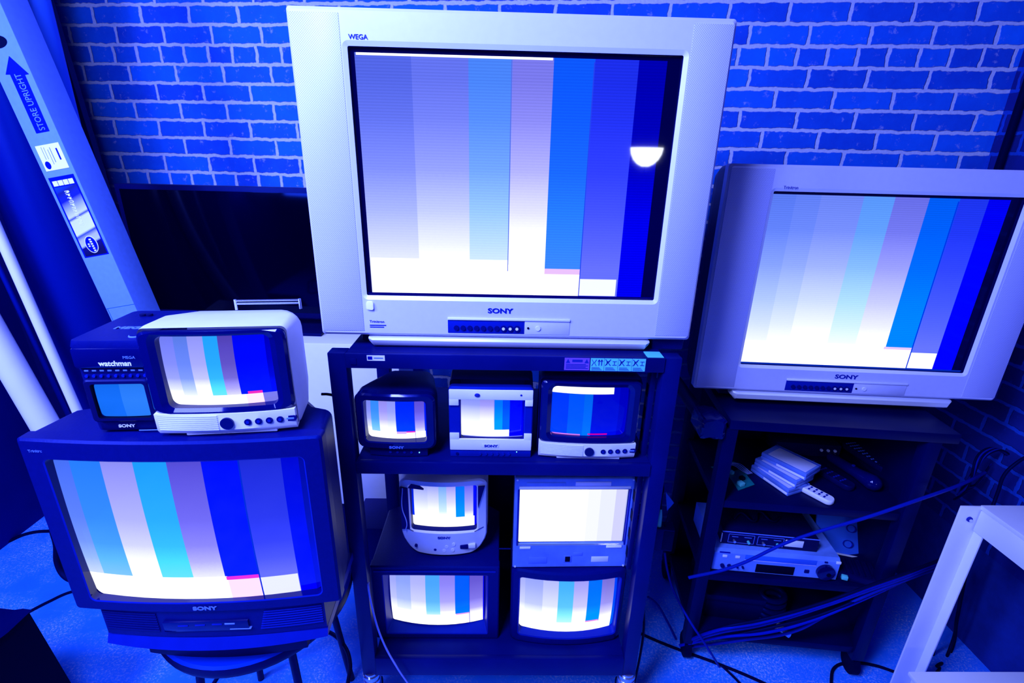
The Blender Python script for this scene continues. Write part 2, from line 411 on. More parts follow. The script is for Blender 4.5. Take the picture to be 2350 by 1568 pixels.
def flat_tv(name, label, loc, rz, ry, W, H, ox0, ox1, oz0, oz1, px0, px1, smat, depth, top_words, bx0, bx1, bz, open_x, feet_dx, base_h):
    t = thing(name, label, 'television', loc, rz, ry=ry)
    h = W / 2
    ocx, ocz, ow, oh = (ox0 + ox1) / 2 - h, (oz0 + oz1) / 2, ox1 - ox0, oz1 - oz0
    shell('casing', 'black', t, [(.034, 0, H/2, W - .006, H - .006, .012), (.10, 0, H/2, W - .01, H - .01, .02), (.16, 0, H/2, W - .03, H - .03, .03),
        (.30, 0, H/2 - .02, W * .80, H * .84, .06), (depth, 0, H/2 - .06, W * .55, H * .56, .06)], cap_front=True)
    bezel('front_frame', ['silver', 'silver_lip', 'black'], t, W, H, .008, ocx, ocz, ow, oh, .004, yb=.034, bev=.007, rec=.03, lip=.010)  # the lip's paler silver stands in for the light it catches
    for a, b in ((.006, px0), (px1, W - .006)):
        bx('speaker_grille', 'grille', t, a - h, b - h, -.0012, .002, .012, H - .012, .001)
    screen('screen', smat, t, ocx, ocz, ow, oh, .004, .016, 0)
    # control strip under the screen, with its row of buttons and sockets
    st = bx('control_strip', 'blueplastic', t, bx0 - h, open_x - h, -.0015, .002, bz - .019, bz + .017, .001)
    bx('strip_edge', 'silver_lip', t, bx0 - h, bx1 - h, -.005, .002, bz + .018, bz + .024, .001)
    bx('flap_panel', 'silver', t, open_x - h + .001, bx1 - h, -.0015, .002, bz - .02, bz + .017, .001)
    n = 10; wd = open_x - bx0
    for i in range(n):
        bm = bmesh.new(); x = bx0 - h + wd * (.11 + .088 * i); big = i > 6
        add_cyl(bm, (x, -.0015, bz - .004), (0, -1, 0), .0065 if not big else .008, .004, 16)
        if big: add_cyl(bm, (x, -.0055, bz - .004), (0, -1, 0), .004, .001, 12, mi=1)
        finish(bm, 'button' if not big else 'socket', ['navy', 'silver_lip'], t)
    cyl('button', 'silver_lip', t, (open_x - h + .036, -.0015, bz - .002), (0, -1, 0), .0065, .003)
    cyl('sensor', 'hole', t, (open_x - h + .010, -.0015, bz - .002), (0, -1, 0), .003, .002, 12)
    # base: slanted silver bar with a shadow gap above it
    fx0, fx1 = feet_dx
    bm = bmesh.new()
    prof = [(.0, -.006), (-.004, -.012), (.002, -base_h + .008), (.014, -base_h), (.05, -base_h), (.05, -.004)]
    lo = [[(x, y, z) for y, z in prof] for x in (fx0 - h, fx0 - h + .012, fx1 - h - .012, fx1 - h)]
    for q in (0, 3): lo[q] = [(x, y + .01, z * .6 - .003) for x, y, z in lo[q]]
    loft(bm, lo, True, True); finish(bm, 'base_bar', 'silver_lip', t)
    bx('base', 'black', t, fx0 - h - .03, fx1 - h + .03, .05, depth - .08, -base_h, .01, .004)
    return t

big_bars = [(0, BLK), (.012, (.09, .14, .74)), (.18, (.13, .18, .82)), (.355, (.07, .24, .92)), (.487, (.20, .20, .80)), (.613, (.004, .10, .97)), (.737, (.012, .028, .80)), (.868, (.0, .0, .40)), (.955, BLK)]
big_rects = [(.02, .485, .0, .17, (1.3, 1.3, 1.3)), (.485, .613, .0, .15, (1.3, 1.3, 1.3)), (.613, .735, .0, .11, (1.3, 1.2, 1.3)), (.613, .735, .11, .135, (.85, .55, 1.2)),
    (.738, .865, .012, .09, (.95, 1., 1.2)), (.735, .738, .0, .97, (.02, .05, .8)), (.485, .4875, .12, .97, (.1, .15, .75)),
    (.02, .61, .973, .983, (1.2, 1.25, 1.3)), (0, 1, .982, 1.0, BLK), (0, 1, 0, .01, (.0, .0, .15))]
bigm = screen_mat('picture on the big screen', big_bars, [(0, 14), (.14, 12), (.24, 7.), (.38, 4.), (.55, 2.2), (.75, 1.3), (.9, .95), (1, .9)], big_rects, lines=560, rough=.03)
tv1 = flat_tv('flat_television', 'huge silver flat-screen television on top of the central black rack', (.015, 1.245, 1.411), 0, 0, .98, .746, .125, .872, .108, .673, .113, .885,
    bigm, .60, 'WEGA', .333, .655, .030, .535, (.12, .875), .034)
text('lettering', 'WEGA', .0135, 'ink', tv1, (-.359, -.0008, .685), 1.05, bold=.0002)
text('lettering', 'SONY', .018, 'blueplastic', tv1, (-.052, -.0012, .068), 1.35, bold=.0006)
text('lettering', 'Trinitron', .0095, 'ink', tv1, (-.362, -.0012, .036), 1.1)
for k in range(2):
    bx('small_print', 'ink', tv1, -.362, -.325 + k * .006, -.0006, .001, .022 + k * .005, .025 + k * .005, 0)
bm = bmesh.new(); loft(bm, [L3(.001, -.357, .082, .020, .024, .006), L3(-.004, -.357, .082, .019, .022, .006), L3(-.006, -.354, .078, .012, .012, .004)], True, True)
finish(bm, 'white_tab', 'white', tv1)
bx('side_bracket', 'navy', tv1, .40, .487, .03, .12, -.038, -.002, .004)

rt_bars = [(0, (.10, .20, .9)), (.10, (.12, .22, .92)), (.20, (.15, .24, .93)), (.375, (.10, .32, .98)), (.50, (.14, .16, .80)), (.635, (.0, .11, .90)), (.755, (.012, .035, .85)), (.87, (.0, .0, .88)), (.955, BLK)]
rt_rects = [(.0, .63, .0, .15, (1.3, 1.3, 1.3)), (.63, .755, .0, .125, (1.3, 1.2, 1.3)), (.63, .755, .125, .14, (.8, .6, 1.2)), (.757, .87, .012, .11, (1.1, 1.15, 1.3)), (.752, .757, .0, .97, (.0, .03, .75)),
    (.0, 1, .985, 1, BLK), (0, 1, 0, .01, (.0, .02, .4))]
rtm = screen_mat('picture on the right screen', rt_bars, [(0, 14), (.14, 11), (.26, 6.5), (.4, 4.), (.6, 2.2), (.8, 1.2), (1, .85)], rt_rects, lines=560, rough=.06)
A_ = math.atan2(-.062, .894)
cx_, cy_ = (.597 + 1.491) / 2 * 1.1, (1.383 + 1.321) / 2 * 1.1
tv2 = flat_tv('flat_television', 'silver flat-screen television on the black cart at the right, beside the corner', (cx_, cy_, 1.1405), A_, R(0), .985, .722, .142, .858, .094, .648, .132, .874,
    rtm, .52, 'Trinitron', .30, .69, .028, .52, (.135, .855), .038)
text('lettering', 'Trinitron', .0115, 'ink', tv2, (-.328, -.0008, .656), 1.0)
text('lettering', 'SONY', .0195, 'blueplastic', tv2, (-.040, -.0012, .060), 1.4, bold=.0006)

# ------------------------------------------------------------ curved tube television on the stool (left)
t = thing('tube_television', 'large dark tube television on a round stool at lower left', 'television', (-.697, .925, .82), R(2.2))
Wl, Hl = .625, .468
shell('casing', 'navy', t, [(.03, 0, Hl/2, Wl - .006, Hl - .006, .012), (.13, 0, Hl/2, Wl - .03, Hl - .006, .02), (.16, -.01, Hl/2, Wl - .07, Hl - .02, .04),
    (.34, -.05, Hl/2 - .01, Wl * .62, Hl - .03, .06), (.47, -.06, Hl/2 - .08, Wl * .45, Hl * .55, .06)])
bezel('front_frame', ['navy', 'blueplastic', 'navy_gloss'], t, Wl, Hl, .008, .003, .226, .535, .388, .012, yb=.03, bev=.005, rec=.016, bulge=.022, lip=.003, funnel=.001)
lb = [(0, (.06, .16, .9)), (.07, (.02, .21, .98)), (.20, (.26, .27, .90)), (.335, (.012, .34, 1.)), (.465, (.09, .07, .62)), (.60, (.0, .002, .90)), (.745, (.012, .022, .62)), (.90, (.0, .0, .62)), (.965, (.0, .0, .3))]
lr = [(0, .61, 0, .18, (1.3, 1.3, 1.3)), (.61, .74, 0, .15, (1.3, .78, 1.1)), (.605, .74, .15, .178, (.85, .02, .62)), (.745, .90, 0, .15, (.85, .88, 1.1)), (.74, .746, 0, 1, (.0, .02, .6))]
lm = screen_mat('picture on the lower left screen', lb, [(0, 14), (.18, 11), (.30, 4.6), (.42, 2.6), (.6, 1.7), (1, .95)], lr, rough=.08)
screen('screen', lm, t, .003, .226, .534, .388, .02, .0155, .026, .006)
text('lettering', 'SONY', .0145, 'letter_dim', t, (-.026, -.0242, .012), 1.4, bold=.0006)
text('lettering', 'Trinitron', .009, 'letter_dim', t, (-.288, -.006, .438), 1.)
# speaker strip below the frame: bowed front, sloping ribs
def bowed(name, mat, parent, x0, x1, y, z0, z1, b, yb=.2, slope=0.):
    bm = bmesh.new(); n = 20; a = []
    for k in range(n + 1):
        x = x0 + (x1 - x0) * k / n; q = 1 - ((x - (x0 + x1)/2) / ((x1 - x0)/2)) ** 2
        a.append([(x, y - b * q, z0), (x, y - b * q + slope, z1), (x, yb, z1), (x, yb, z0)])
    loft(bm, a, True, True); return finish(bm, name, mat, parent)
bowed('speaker_strip', 'navy', t, -.262, .268, .005, -.085, 0, .02)
for s in (-1, 1):
    bm = bmesh.new()
    for k in range(8):
        z = -.066 + k * .0075
        x0, x1 = (-.258, -.125) if s < 0 else (.115 + k * .002, .262)
        n = 8; a = []
        for i in range(n + 1):
            x = x0 + (x1 - x0) * i / n; q = 1 - ((x - .003) / .265) ** 2; yy = .005 - .02 * q
            a.append([(x, yy - .0025, z), (x, yy - .0025, z + .003), (x, yy + .002, z + .003), (x, yy + .002, z)])
        loft(bm, a, True, True)
    finish(bm, 'speaker_ribs', 'blueplastic' if s > 0 else 'navy', t)
for k, x in enumerate((-.075, -.035, .005, .035)):
    bx('button', 'letter_dim' if k == 3 else 'blueplastic', t, x, x + .024, -.020, -.010, -.045 + .001 * k, -.041 + .001 * k, .0005)
bx('flap', 'navy_gloss', t, -.11, .09, -.0185, -.008, -.062, -.032, .001)
bx('flap_slot', 'letter_dim', t, .045, .095, -.0200, -.010, -.058, -.0565, .0003)
bowed('plinth', 'blueplastic', t, -.268, .268, .0, -.113, -.088, .030, yb=.26, slope=.012)
bowed('plinth_base', 'black', t, -.20, .20, .03, -.187, -.113, .02, yb=.26)

# ------------------------------------------------------------ small tube sets
def small_bars(o=0.): return None

def white_set(name, label, loc, rz, W, H, depth, smat, glossy, cab='offwhite'):
    """portable set: pale cabinet, dark bowed visor round the tube, ribbed pale control strip"""
    t = thing(name, label, 'television', loc, rz)
    s = W / .285
    shell('cabinet', cab, t, [(.012, 0, H/2, W - .004, H - .004, .012), (.03, 0, H/2, W, H, .014), (.10, 0, H/2, W - .004, H - .004, .018),
        (.165, 0, H/2 - .002, W - .03, H - .02, .04), (depth, 0, H/2 - .01, W - .10, H - .07, .05)])
    zs = .048 * s
    # dark visor frame
    fh = H - zs - .006
    fz = zs + fh / 2
    bezel('visor', [glossy, glossy, 'navy_gloss'], t, W - .008, fh, .014, .0, fz, .215 * s, .158 * s, .014, yb=.012, bev=.004, rec=.022, bulge=.010, lip=.012, cz=fz, funnel=.001)
    screen('screen', smat, t, 0, fz, .215 * s, .158 * s, .016, .0215, .012, .006)
    # control strip
    bm = bmesh.new(); n = 16; a = []
    for k in range(n + 1):
        x = -W/2 + .004 + (W - .008) * k / n; q = 1 - (x / (W/2)) ** 2
        a.append([(x, .0 - .012 * q, .010), (x, -.001 - .012 * q, zs), (x, .02, zs), (x, .02, .004), (x, .006 - .010 * q, .0)])
    loft(bm, a, True, True); finish(bm, 'control_strip', 'white', t)
    bm = bmesh.new()
    for k in range(8):
        z = .011 + k * .0045 * s
        a = []
        for i in range(9):
            x = -W/2 + .01 + (.42 * W) * i / 8; q = 1 - (x / (W/2)) ** 2
            a.append([(x, -.0135 * q - .001, z), (x, -.0135 * q - .001, z + .002), (x, .0, z + .002), (x, .0, z)])
        loft(bm, a, True, True)
    finish(bm, 'speaker_ribs', 'offwhite', t)
    def yq(x): return -.0125 * (1 - (x / (W/2)) ** 2)
    x = .005 * s; cyl('volume_knob', 'navy_gloss', t, (x, yq(x) + .002, .026 * s), (0, -1, 0), .0135 * s, .006)
    for k in range(4):
        x = (.045 + .021 * k) * s; b = cyl('button', 'navy', t, (x, yq(x) + .002, .026 * s), (0, -1, 0), .0072 * s, .004)
        cyl('button_cap', 'blueplastic', b, (x, yq(x) - .002, .026 * s), (0, -1, 0), .0035 * s, .001, 12)
    x = .128 * s
    bm = bmesh.new(); loft(bm, [L3(.003, x, .026 * s, .026 * s, .013 * s, .006), L3(yq(x) - .001, x, .026 * s, .026 * s, .013 * s, .006)], True, True); p = finish(bm, 'power_button', 'navy', t)
    bx('power_mark', 'letter_dim', p, x - .008 * s, x + .008 * s, yq(x) - .002, yq(x), .024 * s, .028 * s, .0005)
    bx('foot', 'offwhite', t, -W * .3, W * .34, .0, .14, -.006, .002, .002)
    return t

PAL = dict(a=[(0, (.16, .2, .9)), (.13, (.10, .2, .8)), (.26, (.28, .3, .92)), (.40, (.015, .36, 1.)), (.53, (.08, .05, .45)), (.66, (.0, .002, .90)), (.93, (.0, .0, .5))])
wm = screen_mat('picture on the white portable', PAL['a'], [(0, 14), (.14, 10), (.25, 5.), (.4, 2.), (.6, 1.4), (1, 1.)],
    [(0, .72, 0, .15, (1.3, 1.3, 1.3)), (.70, .85, .0, .15, (1.3, .85, 1.15)), (.72, .85, .15, .19, (.9, .02, .45)), (.85, .98, 0, .15, (.2, .2, .8))], rough=.08)
tw = white_set('portable_television', 'white portable television with glossy dark visor, on top of the large lower left television', (-.578, .938, 1.297), R(7), .285, .232, .23, wm, 'navy_gloss')
# folded aerial on the rear of the roof
bm = bmesh.new(); add_cyl(bm, (-.01, .165, .236), (1, 0, 0), .0022, .14, 10); add_cyl(bm, (-.01, .165, .243), (1, 0, 0), .0022, .14, 10)
for x in (-.01, .13): add_cyl(bm, (x, .165, .222), (0, 0, 1), .003, .024, 10)
finish(bm, 'aerial', 'chrome', tw)

cm = screen_mat('picture on the right shelf set', [(0, (.0, .04, .95)), (.22, (.0, .09, .95)), (.42, (.0, .13, .85)), (.53, (.0, .002, .60)), (.88, (.0, .0, .5))],
    [(0, 2.4), (.15, 1.7), (.4, 1.2), (1, .8)],
    [(0, .80, .84, 1.0, (1.3, 1.3, 1.3)), (.02, .40, .0, .03, (.7, .2, .9)), (.50, .76, .02, .05, (.7, .0, .3))], rough=.08)
tc_ = white_set('portable_television', 'portable television with a mostly blue picture, right end of upper rack shelf', (.250, 1.228, 1.055), R(-1), .285, .245, .20, cm, 'navy_gloss', 'navy')  # pale cabinet coloured navy for the shade on its top and sides

# A: black set, left on the upper shelf
t = thing('portable_television', 'small black portable television at the left end of the upper rack shelf', 'television', (-.292, 1.228, 1.051), R(-1))
W_, H_ = .222, .172
shell('cabinet', 'navy', t, [(.02, 0, .112, W_ - .004, H_ - .004, .02), (.05, 0, .112, W_, H_, .024), (.10, .0, .112, W_ - .02, H_ - .01, .03), (.22, 0, .105, W_ - .07, H_ - .04, .03)])
bezel('front_frame', ['navy_gloss', 'navy', 'navy_gloss'], t, W_, H_, .022, 0, .114, .172, .128, .01, yb=.02, bev=.005, rec=.026, bulge=.010, lip=.004, cz=.112, funnel=.003)
am = screen_mat('picture on the left shelf set', [(0, (.16, .2, .85)), (.08, (.03, .24, .95)), (.22, (.25, .22, .85)), (.36, (.22, .27, .92)), (.50, (.0, .02, .92)), (.80, (.09, .06, .65)), (.96, (.0, .01, .9))],
    [(0, 14), (.2, 9), (.3, 5), (.5, 2.2), (.7, 1.4), (1, 1.1)],
    [(0, .97, 0, .19, (1.3, 1.3, 1.3)), (.50, .66, .14, .20, (.7, .4, 1.2)), (.66, .80, .17, .205, (.9, .02, .5)), (.80, .806, 0, 1, (.0, .01, .5))], rough=.08)
screen('screen', am, t, 0, .114, .170, .126, .012, .022, .012, .006)
text('lettering', 'SONY', .011, 'letter_dim', t, (-.020, -.0105, .031), 1.4, bold=.0004)
bowed('base', 'navy', t, -.080, .085, .006, 0, .026, .006, yb=.18)
for k in range(4): cyl('button', 'blueplastic', t, (-.020 + .02 * k, .002, .013), (0, -1, 0), .004, .003, 12)
cyl('power_light', 'led', t, (.062, .003, .012), (0, -1, 0), .0016, .002, 10)

# B: set with pale taped frame, middle of the upper shelf
t = thing('portable_television', 'square portable television with white strips on blue front, middle of upper rack shelf', 'television', (-.026, 1.236, 1.049), 0)
W_, H_ = .236, .236
shell('cabinet', 'navy', t, [(.02, 0, .118, W_ - .004, H_ - .004, .012), (.09, 0, .118, W_, H_, .014), (.21, 0, .112, W_ - .03, H_ - .03, .03)])
bezel('front_frame', ['blueplastic', 'blueplastic', 'navy'], t, W_, .196, .012, .004, .120, .178, .128, .006, yb=.02, bev=.003, rec=.024, bulge=.004, lip=.003, cz=.122)
for z0, z1, sgn in ((.184, .214, -1), (.024, .060, 1)):
    bm = bmesh.new()
    add_box(bm, -.116, .116, -.0075, -.001, z0, z1, .002)
    for s in (-1, 1):
        xa, xb = (-.116, -.0895) if s < 0 else (.0945, .116)
        if sgn < 0: add_box(bm, xa, xb, -.0072, -.001, z0 - .018, z0 + .004, .001)
        else: add_box(bm, xa, xb, -.0072, -.001, z1 - .004, z1 + .018, .001)
    finish(bm, 'white_strip', 'white', t)
bm_ = screen_mat('picture on the middle shelf set', [(0, (.22, .27, .92)), (.30, (.26, .24, .85)), (.52, (.10, .15, .92)), (.53, (.0, .16, .95)), (.66, (.0, .06, .95)), (.77, (.0, .0, .85)), (.97, (.0, .0, .4))],
    [(0, 14), (.25, 10), (.4, 5.), (.6, 3.), (.8, 1.4), (1, .9)], [(0, .77, 0, .20, (1.3, 1.3, 1.3)), (0, 1, 0, .02, (.2, .25, 1.))], rough=.08)
screen('screen', bm_, t, .004, .120, .178, .128, .006, .020, .008, .004)
text('lettering', 'SONY', .010, 'ink', t, (-.018, -.0090, .036), 1.4, bold=.0005)
bx('badge', 'silver_lip', t, -.026, .024, -.0085, -.0060, .031, .047, .002)
bx('control_strip', 'blueplastic', t, -.116, .116, -.004, .02, .0, .023, .002)
for k in range(6): cyl('button', 'letter_dim' if k < 0 else 'blueplastic', t, (-.030 + .0165 * k, -.004, .011), (0, -1, 0), .0042, .003, 12)
cyl('button', 'navy', t, (-.096, -.004, .011), (0, -1, 0), .004, .003, 12)
cyl('power_light', 'led', t, (.075, -.0035, .018), (0, -1, 0), .0014, .002, 10)
bm = bmesh.new(); bmesh.ops.create_icosphere(bm, subdivisions=2, radius=.006)
for v in bm.verts: v.co = Vector((v.co.x * 1.3 - .038, v.co.y * .5 - .009, v.co.z + .199))
finish(bm, 'dark_mark', 'ink', t)
cyl('screw', 'blueplastic', t, (.083, -.0072, .200), (0, -1, 0), .003, .001, 12)

# D: white rounded set standing on the lower left monitor
t = thing('portable_television', 'white rounded portable television with broken shell, on the lower left monitor', 'television', (-.179, 1.335, .607), R(0))
def dloop(y, W, H, cz, taper, bulge, rr=.02, sx=1.):
    l = []
    for x, z in rrect(W, H, rr, 5, 10):
        k = max(0, (-z / (H/2)))          # narrower to the foot
        x2 = x * (1 - taper * max(0, k - .55) / .45)
        l.append((x2, y - bulge * (1 - (x / (W/2)) ** 2), cz + z))
    return l
bm = bmesh.new()
loft(bm, [dloop(.02, .278, .292, .149, .22, 0, .03), dloop(.06, .285, .296, .149, .22, 0, .03), dloop(.12, .26, .28, .149, .22, 0, .04), dloop(.25, .17, .20, .149, .1, 0, .04)], True, True)
finish(bm, 'cabinet', 'offwhite', t)
bm = bmesh.new()
lo = [dloop(.024, .282, .294, .149, .22, 0, .03), dloop(.006, .282, .294, .149, .22, .020, .03), dloop(.0, .274, .286, .149, .22, .020, .03)]
lo.append([(x, y - .020 * (1 - (x / .14) ** 2), z) for x, y, z in L3(0, .0, .184, .226, .184, .012, n=5, m=10)])
lo.append([(x, y - .018 * (1 - (x / .14) ** 2), z) for x, y, z in L3(.006, .0, .184, .216, .176, .010, n=5, m=10)])
lo.append(L3(.020, .0, .184, .212, .172, .008, n=5, m=10))
loft(bm, lo, mis=[0, 0, 0, 0, 1]); finish(bm, 'front_frame', ['offwhite', 'navy'], t)
dm = screen_mat('picture on the white rounded set', [(0, (.0, .01, .5)), (.03, (.22, .26, .92)), (.25, (.25, .28, .95)), (.42, (.13, .32, .95)), (.54, (.25, .22, .82)), (.68, (.0, .14, .98)), (.82, (.10, .09, .85)), (.95, (.0, .0, .8))],
    [(0, 16), (.28, 10), (.38, 5.), (.6, 3.), (.85, 1.7), (1, 1.)], [(.0, .97, 0, .24, (1.3, 1.3, 1.3))], rough=.1)
screen('screen', dm, t, .0, .184, .210, .171, .008, .0185, .012, .004)
text('lettering', 'SONY', .011, 'ink', t, (-.020, -.0225, .0745), 1.4, bold=.0005)
for x, z in ((-.012, .040), (.012, .050), (.008, .026), (-.020, .024)): cyl('button', 'white', t, (x + .02, -.015, z), (0, -1, 0), .006, .006, 16)
cyl('button', 'blueplastic', t, (-.030, -.015, .026), (0, -1, 0), .0048, .004, 14)
cyl('socket', 'navy', t, (-.094, -.007, .036), (0, -1, 0), .005, .006, 14)
bx('sensor_window', 'navy', t, .052, .080, -.0185, -.006, .028, .044, .003)
bm = bmesh.new(); add_box(bm, .078, .104, -.016, .0, .028, .046, .004); finish(bm, 'latch', 'white', t)
# cracks and the cable behind the broken left pillar
for x0, z0, x1, z1 in ((-.10, .095, -.135, .115), (.10, .095, .13, .108)):
    o = tube('crack', 'navy', [(x0, -.011, z0), ((x0 + x1)/2, -.008, z0 + .008), (x1, -.003, z1)], .001, t)
bm = bmesh.new(); add_box(bm, -.139, -.112, -.0085, .004, .10, .262, .002); finish(bm, 'open_pillar', 'navy', t)
tube('loose_wire', 'palecable', [(-.128, -.010, .262), (-.132, -.014, .19), (-.120, -.014, .125), (-.126, -.012, .10)], .0016, t)
bm = bmesh.new()
loft(bm, [[(-.112, -.009, .262), (-.06, -.018, .262), (-.078, -.016, .276), (-.10, -.011, .279)], [(-.112, -.008, .262), (-.06, -.01, .262), (-.078, -.008, .276), (-.10, -.006, .279)]], True, True)
finish(bm, 'broken_corner', 'navy', t)
bm = bmesh.new()
loft(bm, [[(.112, -.013, .19), (.134, -.006, .27), (.112, -.014, .272)], [(.112, -.008, .19), (.134, -.002, .27), (.112, -.008, .272)]], True, True)
finish(bm, 'broken_corner', 'navy', t)

# E: see-through flat set standing on the lower right monitor
t = thing('clear_television', 'clear plastic television with a blank white screen, standing on the lower right monitor', 'television', (.234, 1.272, .606), R(1.2))
W_, H_ = .372, .345
bezel('clear_frame', ['clearcase', 'clear', 'clearcase'], t, W_, H_, .004, .0, .198, .345, .208, .003, yb=.05, bev=.003, rec=.012, lip=.004)
bx('back_shell', 'blueplastic', t, -W_/2 + .004, W_/2 - .004, .05, .075, .004, H_ - .004, .004)
em = screen_mat('blank white picture', [(0, (1.3, 1.3, 1.3)), (.63, (.95, .97, 1.2)), (.75, (.85, .88, 1.2)), (.89, (.66, .66, 1.05)), (.99, (.4, .45, 1.))], [(0, 1.), (1, 1.)], [], rough=.2)
screen('screen', em, t, .0, .198, .338, .202, .003, .010, 0)
bx('inner_rim', 'blueplastic', t, -.176, -.171, -.001, .012, .09, .305, .001)
bx('inner_rim', 'blueplastic', t, .171, .176, -.001, .012, .09, .305, .001)
bx('top_channel', 'white', t, -.172, .172, -.002, .01, .307, .315, .001)
bx('top_bracket', 'silver', t, 0.0, .11, -.002, .01, .318, .332, .001)
bx('top_bracket', 'clearcase', t, -.15, -.03, -.002, .01, .320, .330, .001)
for a, b, z in ((-.165, -.13, .078), (.115, .165, .080)): bx('catch', 'white', t, a, b, -.003, .01, z, z + .008, .001)
bx('button_block', 'hole', t, -.016, .0, -.004, .0, .026, .046, .001)
bx('button_mount', 'letter_dim', t, -.021, .005, -.002, .0, .022, .050, .001)
bx('sticker', 'silver_lip', t, .070, .126, -.0015, .0, .022, .044, .001)
bx('speaker_plate', 'letter_dim', t, -.135, -.075, -.0015, .0, .018, .044, .001)
bx('circuit_plate', 'letter_dim', t, .010, .040, -.0015, .0, .048, .062, .001)
for x in (-.178, .178):
    for z in (.006, .339): cyl('screw', 'silver_lip', t, (x, .0, z), (0, -1, 0), .003, .002, 10)

# F: square monitor lower left
t = thing('monitor', 'dark square monitor at the left of the bottom rack shelf, tunnel-like frame', 'television', (-.206, 1.272, .286), 0)
W_, H_ = .424, .318
shell('cabinet', 'navy', t, [(.03, 0, H_/2, W_ - .004, H_ - .004, .004), (.28, 0, H_/2, W_ - .004, H_ - .004, .006), (.34, 0, H_/2, W_ - .06, H_ - .05, .02)])
bezel('front_frame', ['navy', 'blueplastic', 'blueplastic'], t, W_, H_, .004, 0, .152, .344, .256, .003, yb=.03, bev=.004, rec=.048, lip=.003, funnel=.012)
bx('ridge', 'blueplastic', t, -.200, .200, -.003, .004, H_ - .022, H_ - .016, .001)
fm_b = [(0, (.32, .36, .98)), (.07, (.24, .34, .92)), (.225, (.40, .42, 1.)), (.385, (.06, .36, .97)), (.535, (.24, .20, .80)), (.695, (.0, .10, 1.)), (.845, (.12, .08, .55)), (.985, (.0, .0, .8))]
fm_r = [(0, .70, 0, .24, (1.3, 1.3, 1.3)), (.70, .845, .0, .22, (1.3, 1.05, 1.25)), (.70, .845, .22, .245, (.8, .35, .9)), (.85, .985, 0, .22, (1.25, 1.25, 1.3)), (.843, .848, 0, 1, (.0, .02, .6))]
gains_b = [(0, 16), (.22, 10), (.32, 3.6), (.5, 1.7), (.8, 1.15), (1, 1.)]
fm = screen_mat('picture on the square monitor', fm_b, gains_b, fm_r, rough=.1)
screen('screen', fm, t, 0, .156, .320, .236, .006, .046, .024, .012)

# G: rounded monitor lower right
t = thing('monitor', 'dark rounded monitor with bowed front at the right of the bottom rack shelf', 'television', (.237, 1.272, .286), R(.5))
W_, H_ = .382, .316
shell('cabinet', 'navy', t, [(.03, 0, H_/2, W_ - .004, H_ - .004, .02), (.16, 0, H_/2, W_ - .004, H_ - .01, .03), (.33, 0, H_/2, W_ - .08, H_ - .06, .04)])
bezel('front_frame', ['navy', 'blueplastic', 'blueplastic'], t, W_, H_, .02, .004, .158, .334, .250, .010, yb=.03, bev=.006, rec=.030, bulge=.026, lip=.004, funnel=.004)
gm_b = [(0, (.34, .38, 1.)), (.05, (.28, .34, .95)), (.23, (.42, .46, 1.)), (.385, (.05, .42, .96)), (.54, (.32, .30, .90)), (.69, (.0, .15, .97)), (.835, (.16, .13, .62)), (.97, (.0, .05, .98))]
gm_r = [(0, .69, 0, .20, (1.3, 1.3, 1.3)), (.69, .83, .0, .19, (1.3, 1.1, 1.3)), (.69, .83, .19, .215, (.8, .25, .8)), (.83, .97, 0, .18, (1.25, 1.25, 1.3))]
gmm = screen_mat('picture on the rounded monitor', gm_b, [(0, 16), (.2, 10), (.35, 4.2), (.5, 2.), (.8, 1.3), (1, 1.)], gm_r, rough=.1)
screen('screen', gmm, t, .004, .158, .328, .246, .016, .026, .026, .010)

# mini set with a radio front beside the white portable
t = thing('pocket_television', 'tall black mini television with radio dials beside the white portable', 'television', (-.786, .940, 1.290), R(4))
W_, H_ = .146, .208
bm = bmesh.new()
loft(bm, [[(x * .94, y, z) for x, y, z in L3(.004, 0, .02, W_, .040, .006)], L3(.0, 0, .02, W_ * .94, .036, .006)], True, True); bm.free()
bm = bmesh.new()
def wl(z, w, y0, y1, r=.012): return [(x, (y0 + y1)/2 + y, z) for x, y in rrect(w, y1 - y0, r, 5, 4)]
loft(bm, [wl(.0, W_ - .02, .010, .20), wl(.006, W_ - .008, .002, .21), wl(.030, W_ - .006, .0, .21), wl(.18, W_, .0, .215), wl(.196, W_ + .004, -.004, .216), wl(H_, W_, .0, .212)], True, True)
finish(bm, 'cabinet', 'navy', t, ang=50)
bx('brow', 'navy_gloss', t, -W_/2 + .001, W_/2 - .001, -.007, .02, .150, .194, .006)
bezel('screen_frame', ['black', 'black', 'hole'], t, .126, .096, .008, 0.002, .0785, .104, .078, .006, yb=.011, bev=.003, rec=.009, cz=.0785).location = (0, -.010, 0)
pm = screen_mat('grey mini screen', [(0, (.006, .15, .85)), (.5, (.02, .20, .88))], [(0, 1.), (.5, 1.25), (1, .9)], [], rough=.15)
screen('screen', pm, t, .002, .0785, .100, .076, .008, -.0005, .003, .002)
bm = bmesh.new()
for k in range(8): add_box(bm, -.058 + k * .0148, -.050 + k * .0148, -.0018, .002, .1425, .1455, .0004)
finish(bm, 'dial_marks', 'letter_dim', t)
bx('dial_strip', 'black', t, -.062, .062, -.001, .002, .138, .149, .001)
for k in range(9): cyl('button', 'blueplastic', t, (-.056 + k * .014, .0, .1325), (0, -1, 0), .0032, .003, 12)
text('lettering', 'watchman', .0150, 'letter', t, (-.022, -.0078, .157), 1.0, bold=.0004)
text('lettering', 'MEGA', .008, 'letter_dim', t, (.026, -.0078, .172), 1.1)
text('lettering', 'SONY', .0095, 'letter', t, (-.022, -.0012, .0135), 1.3, bold=.0003)
bx('small_print', 'letter_dim', t, .016, .060, -.0015, .0, .004, .006, .0004)
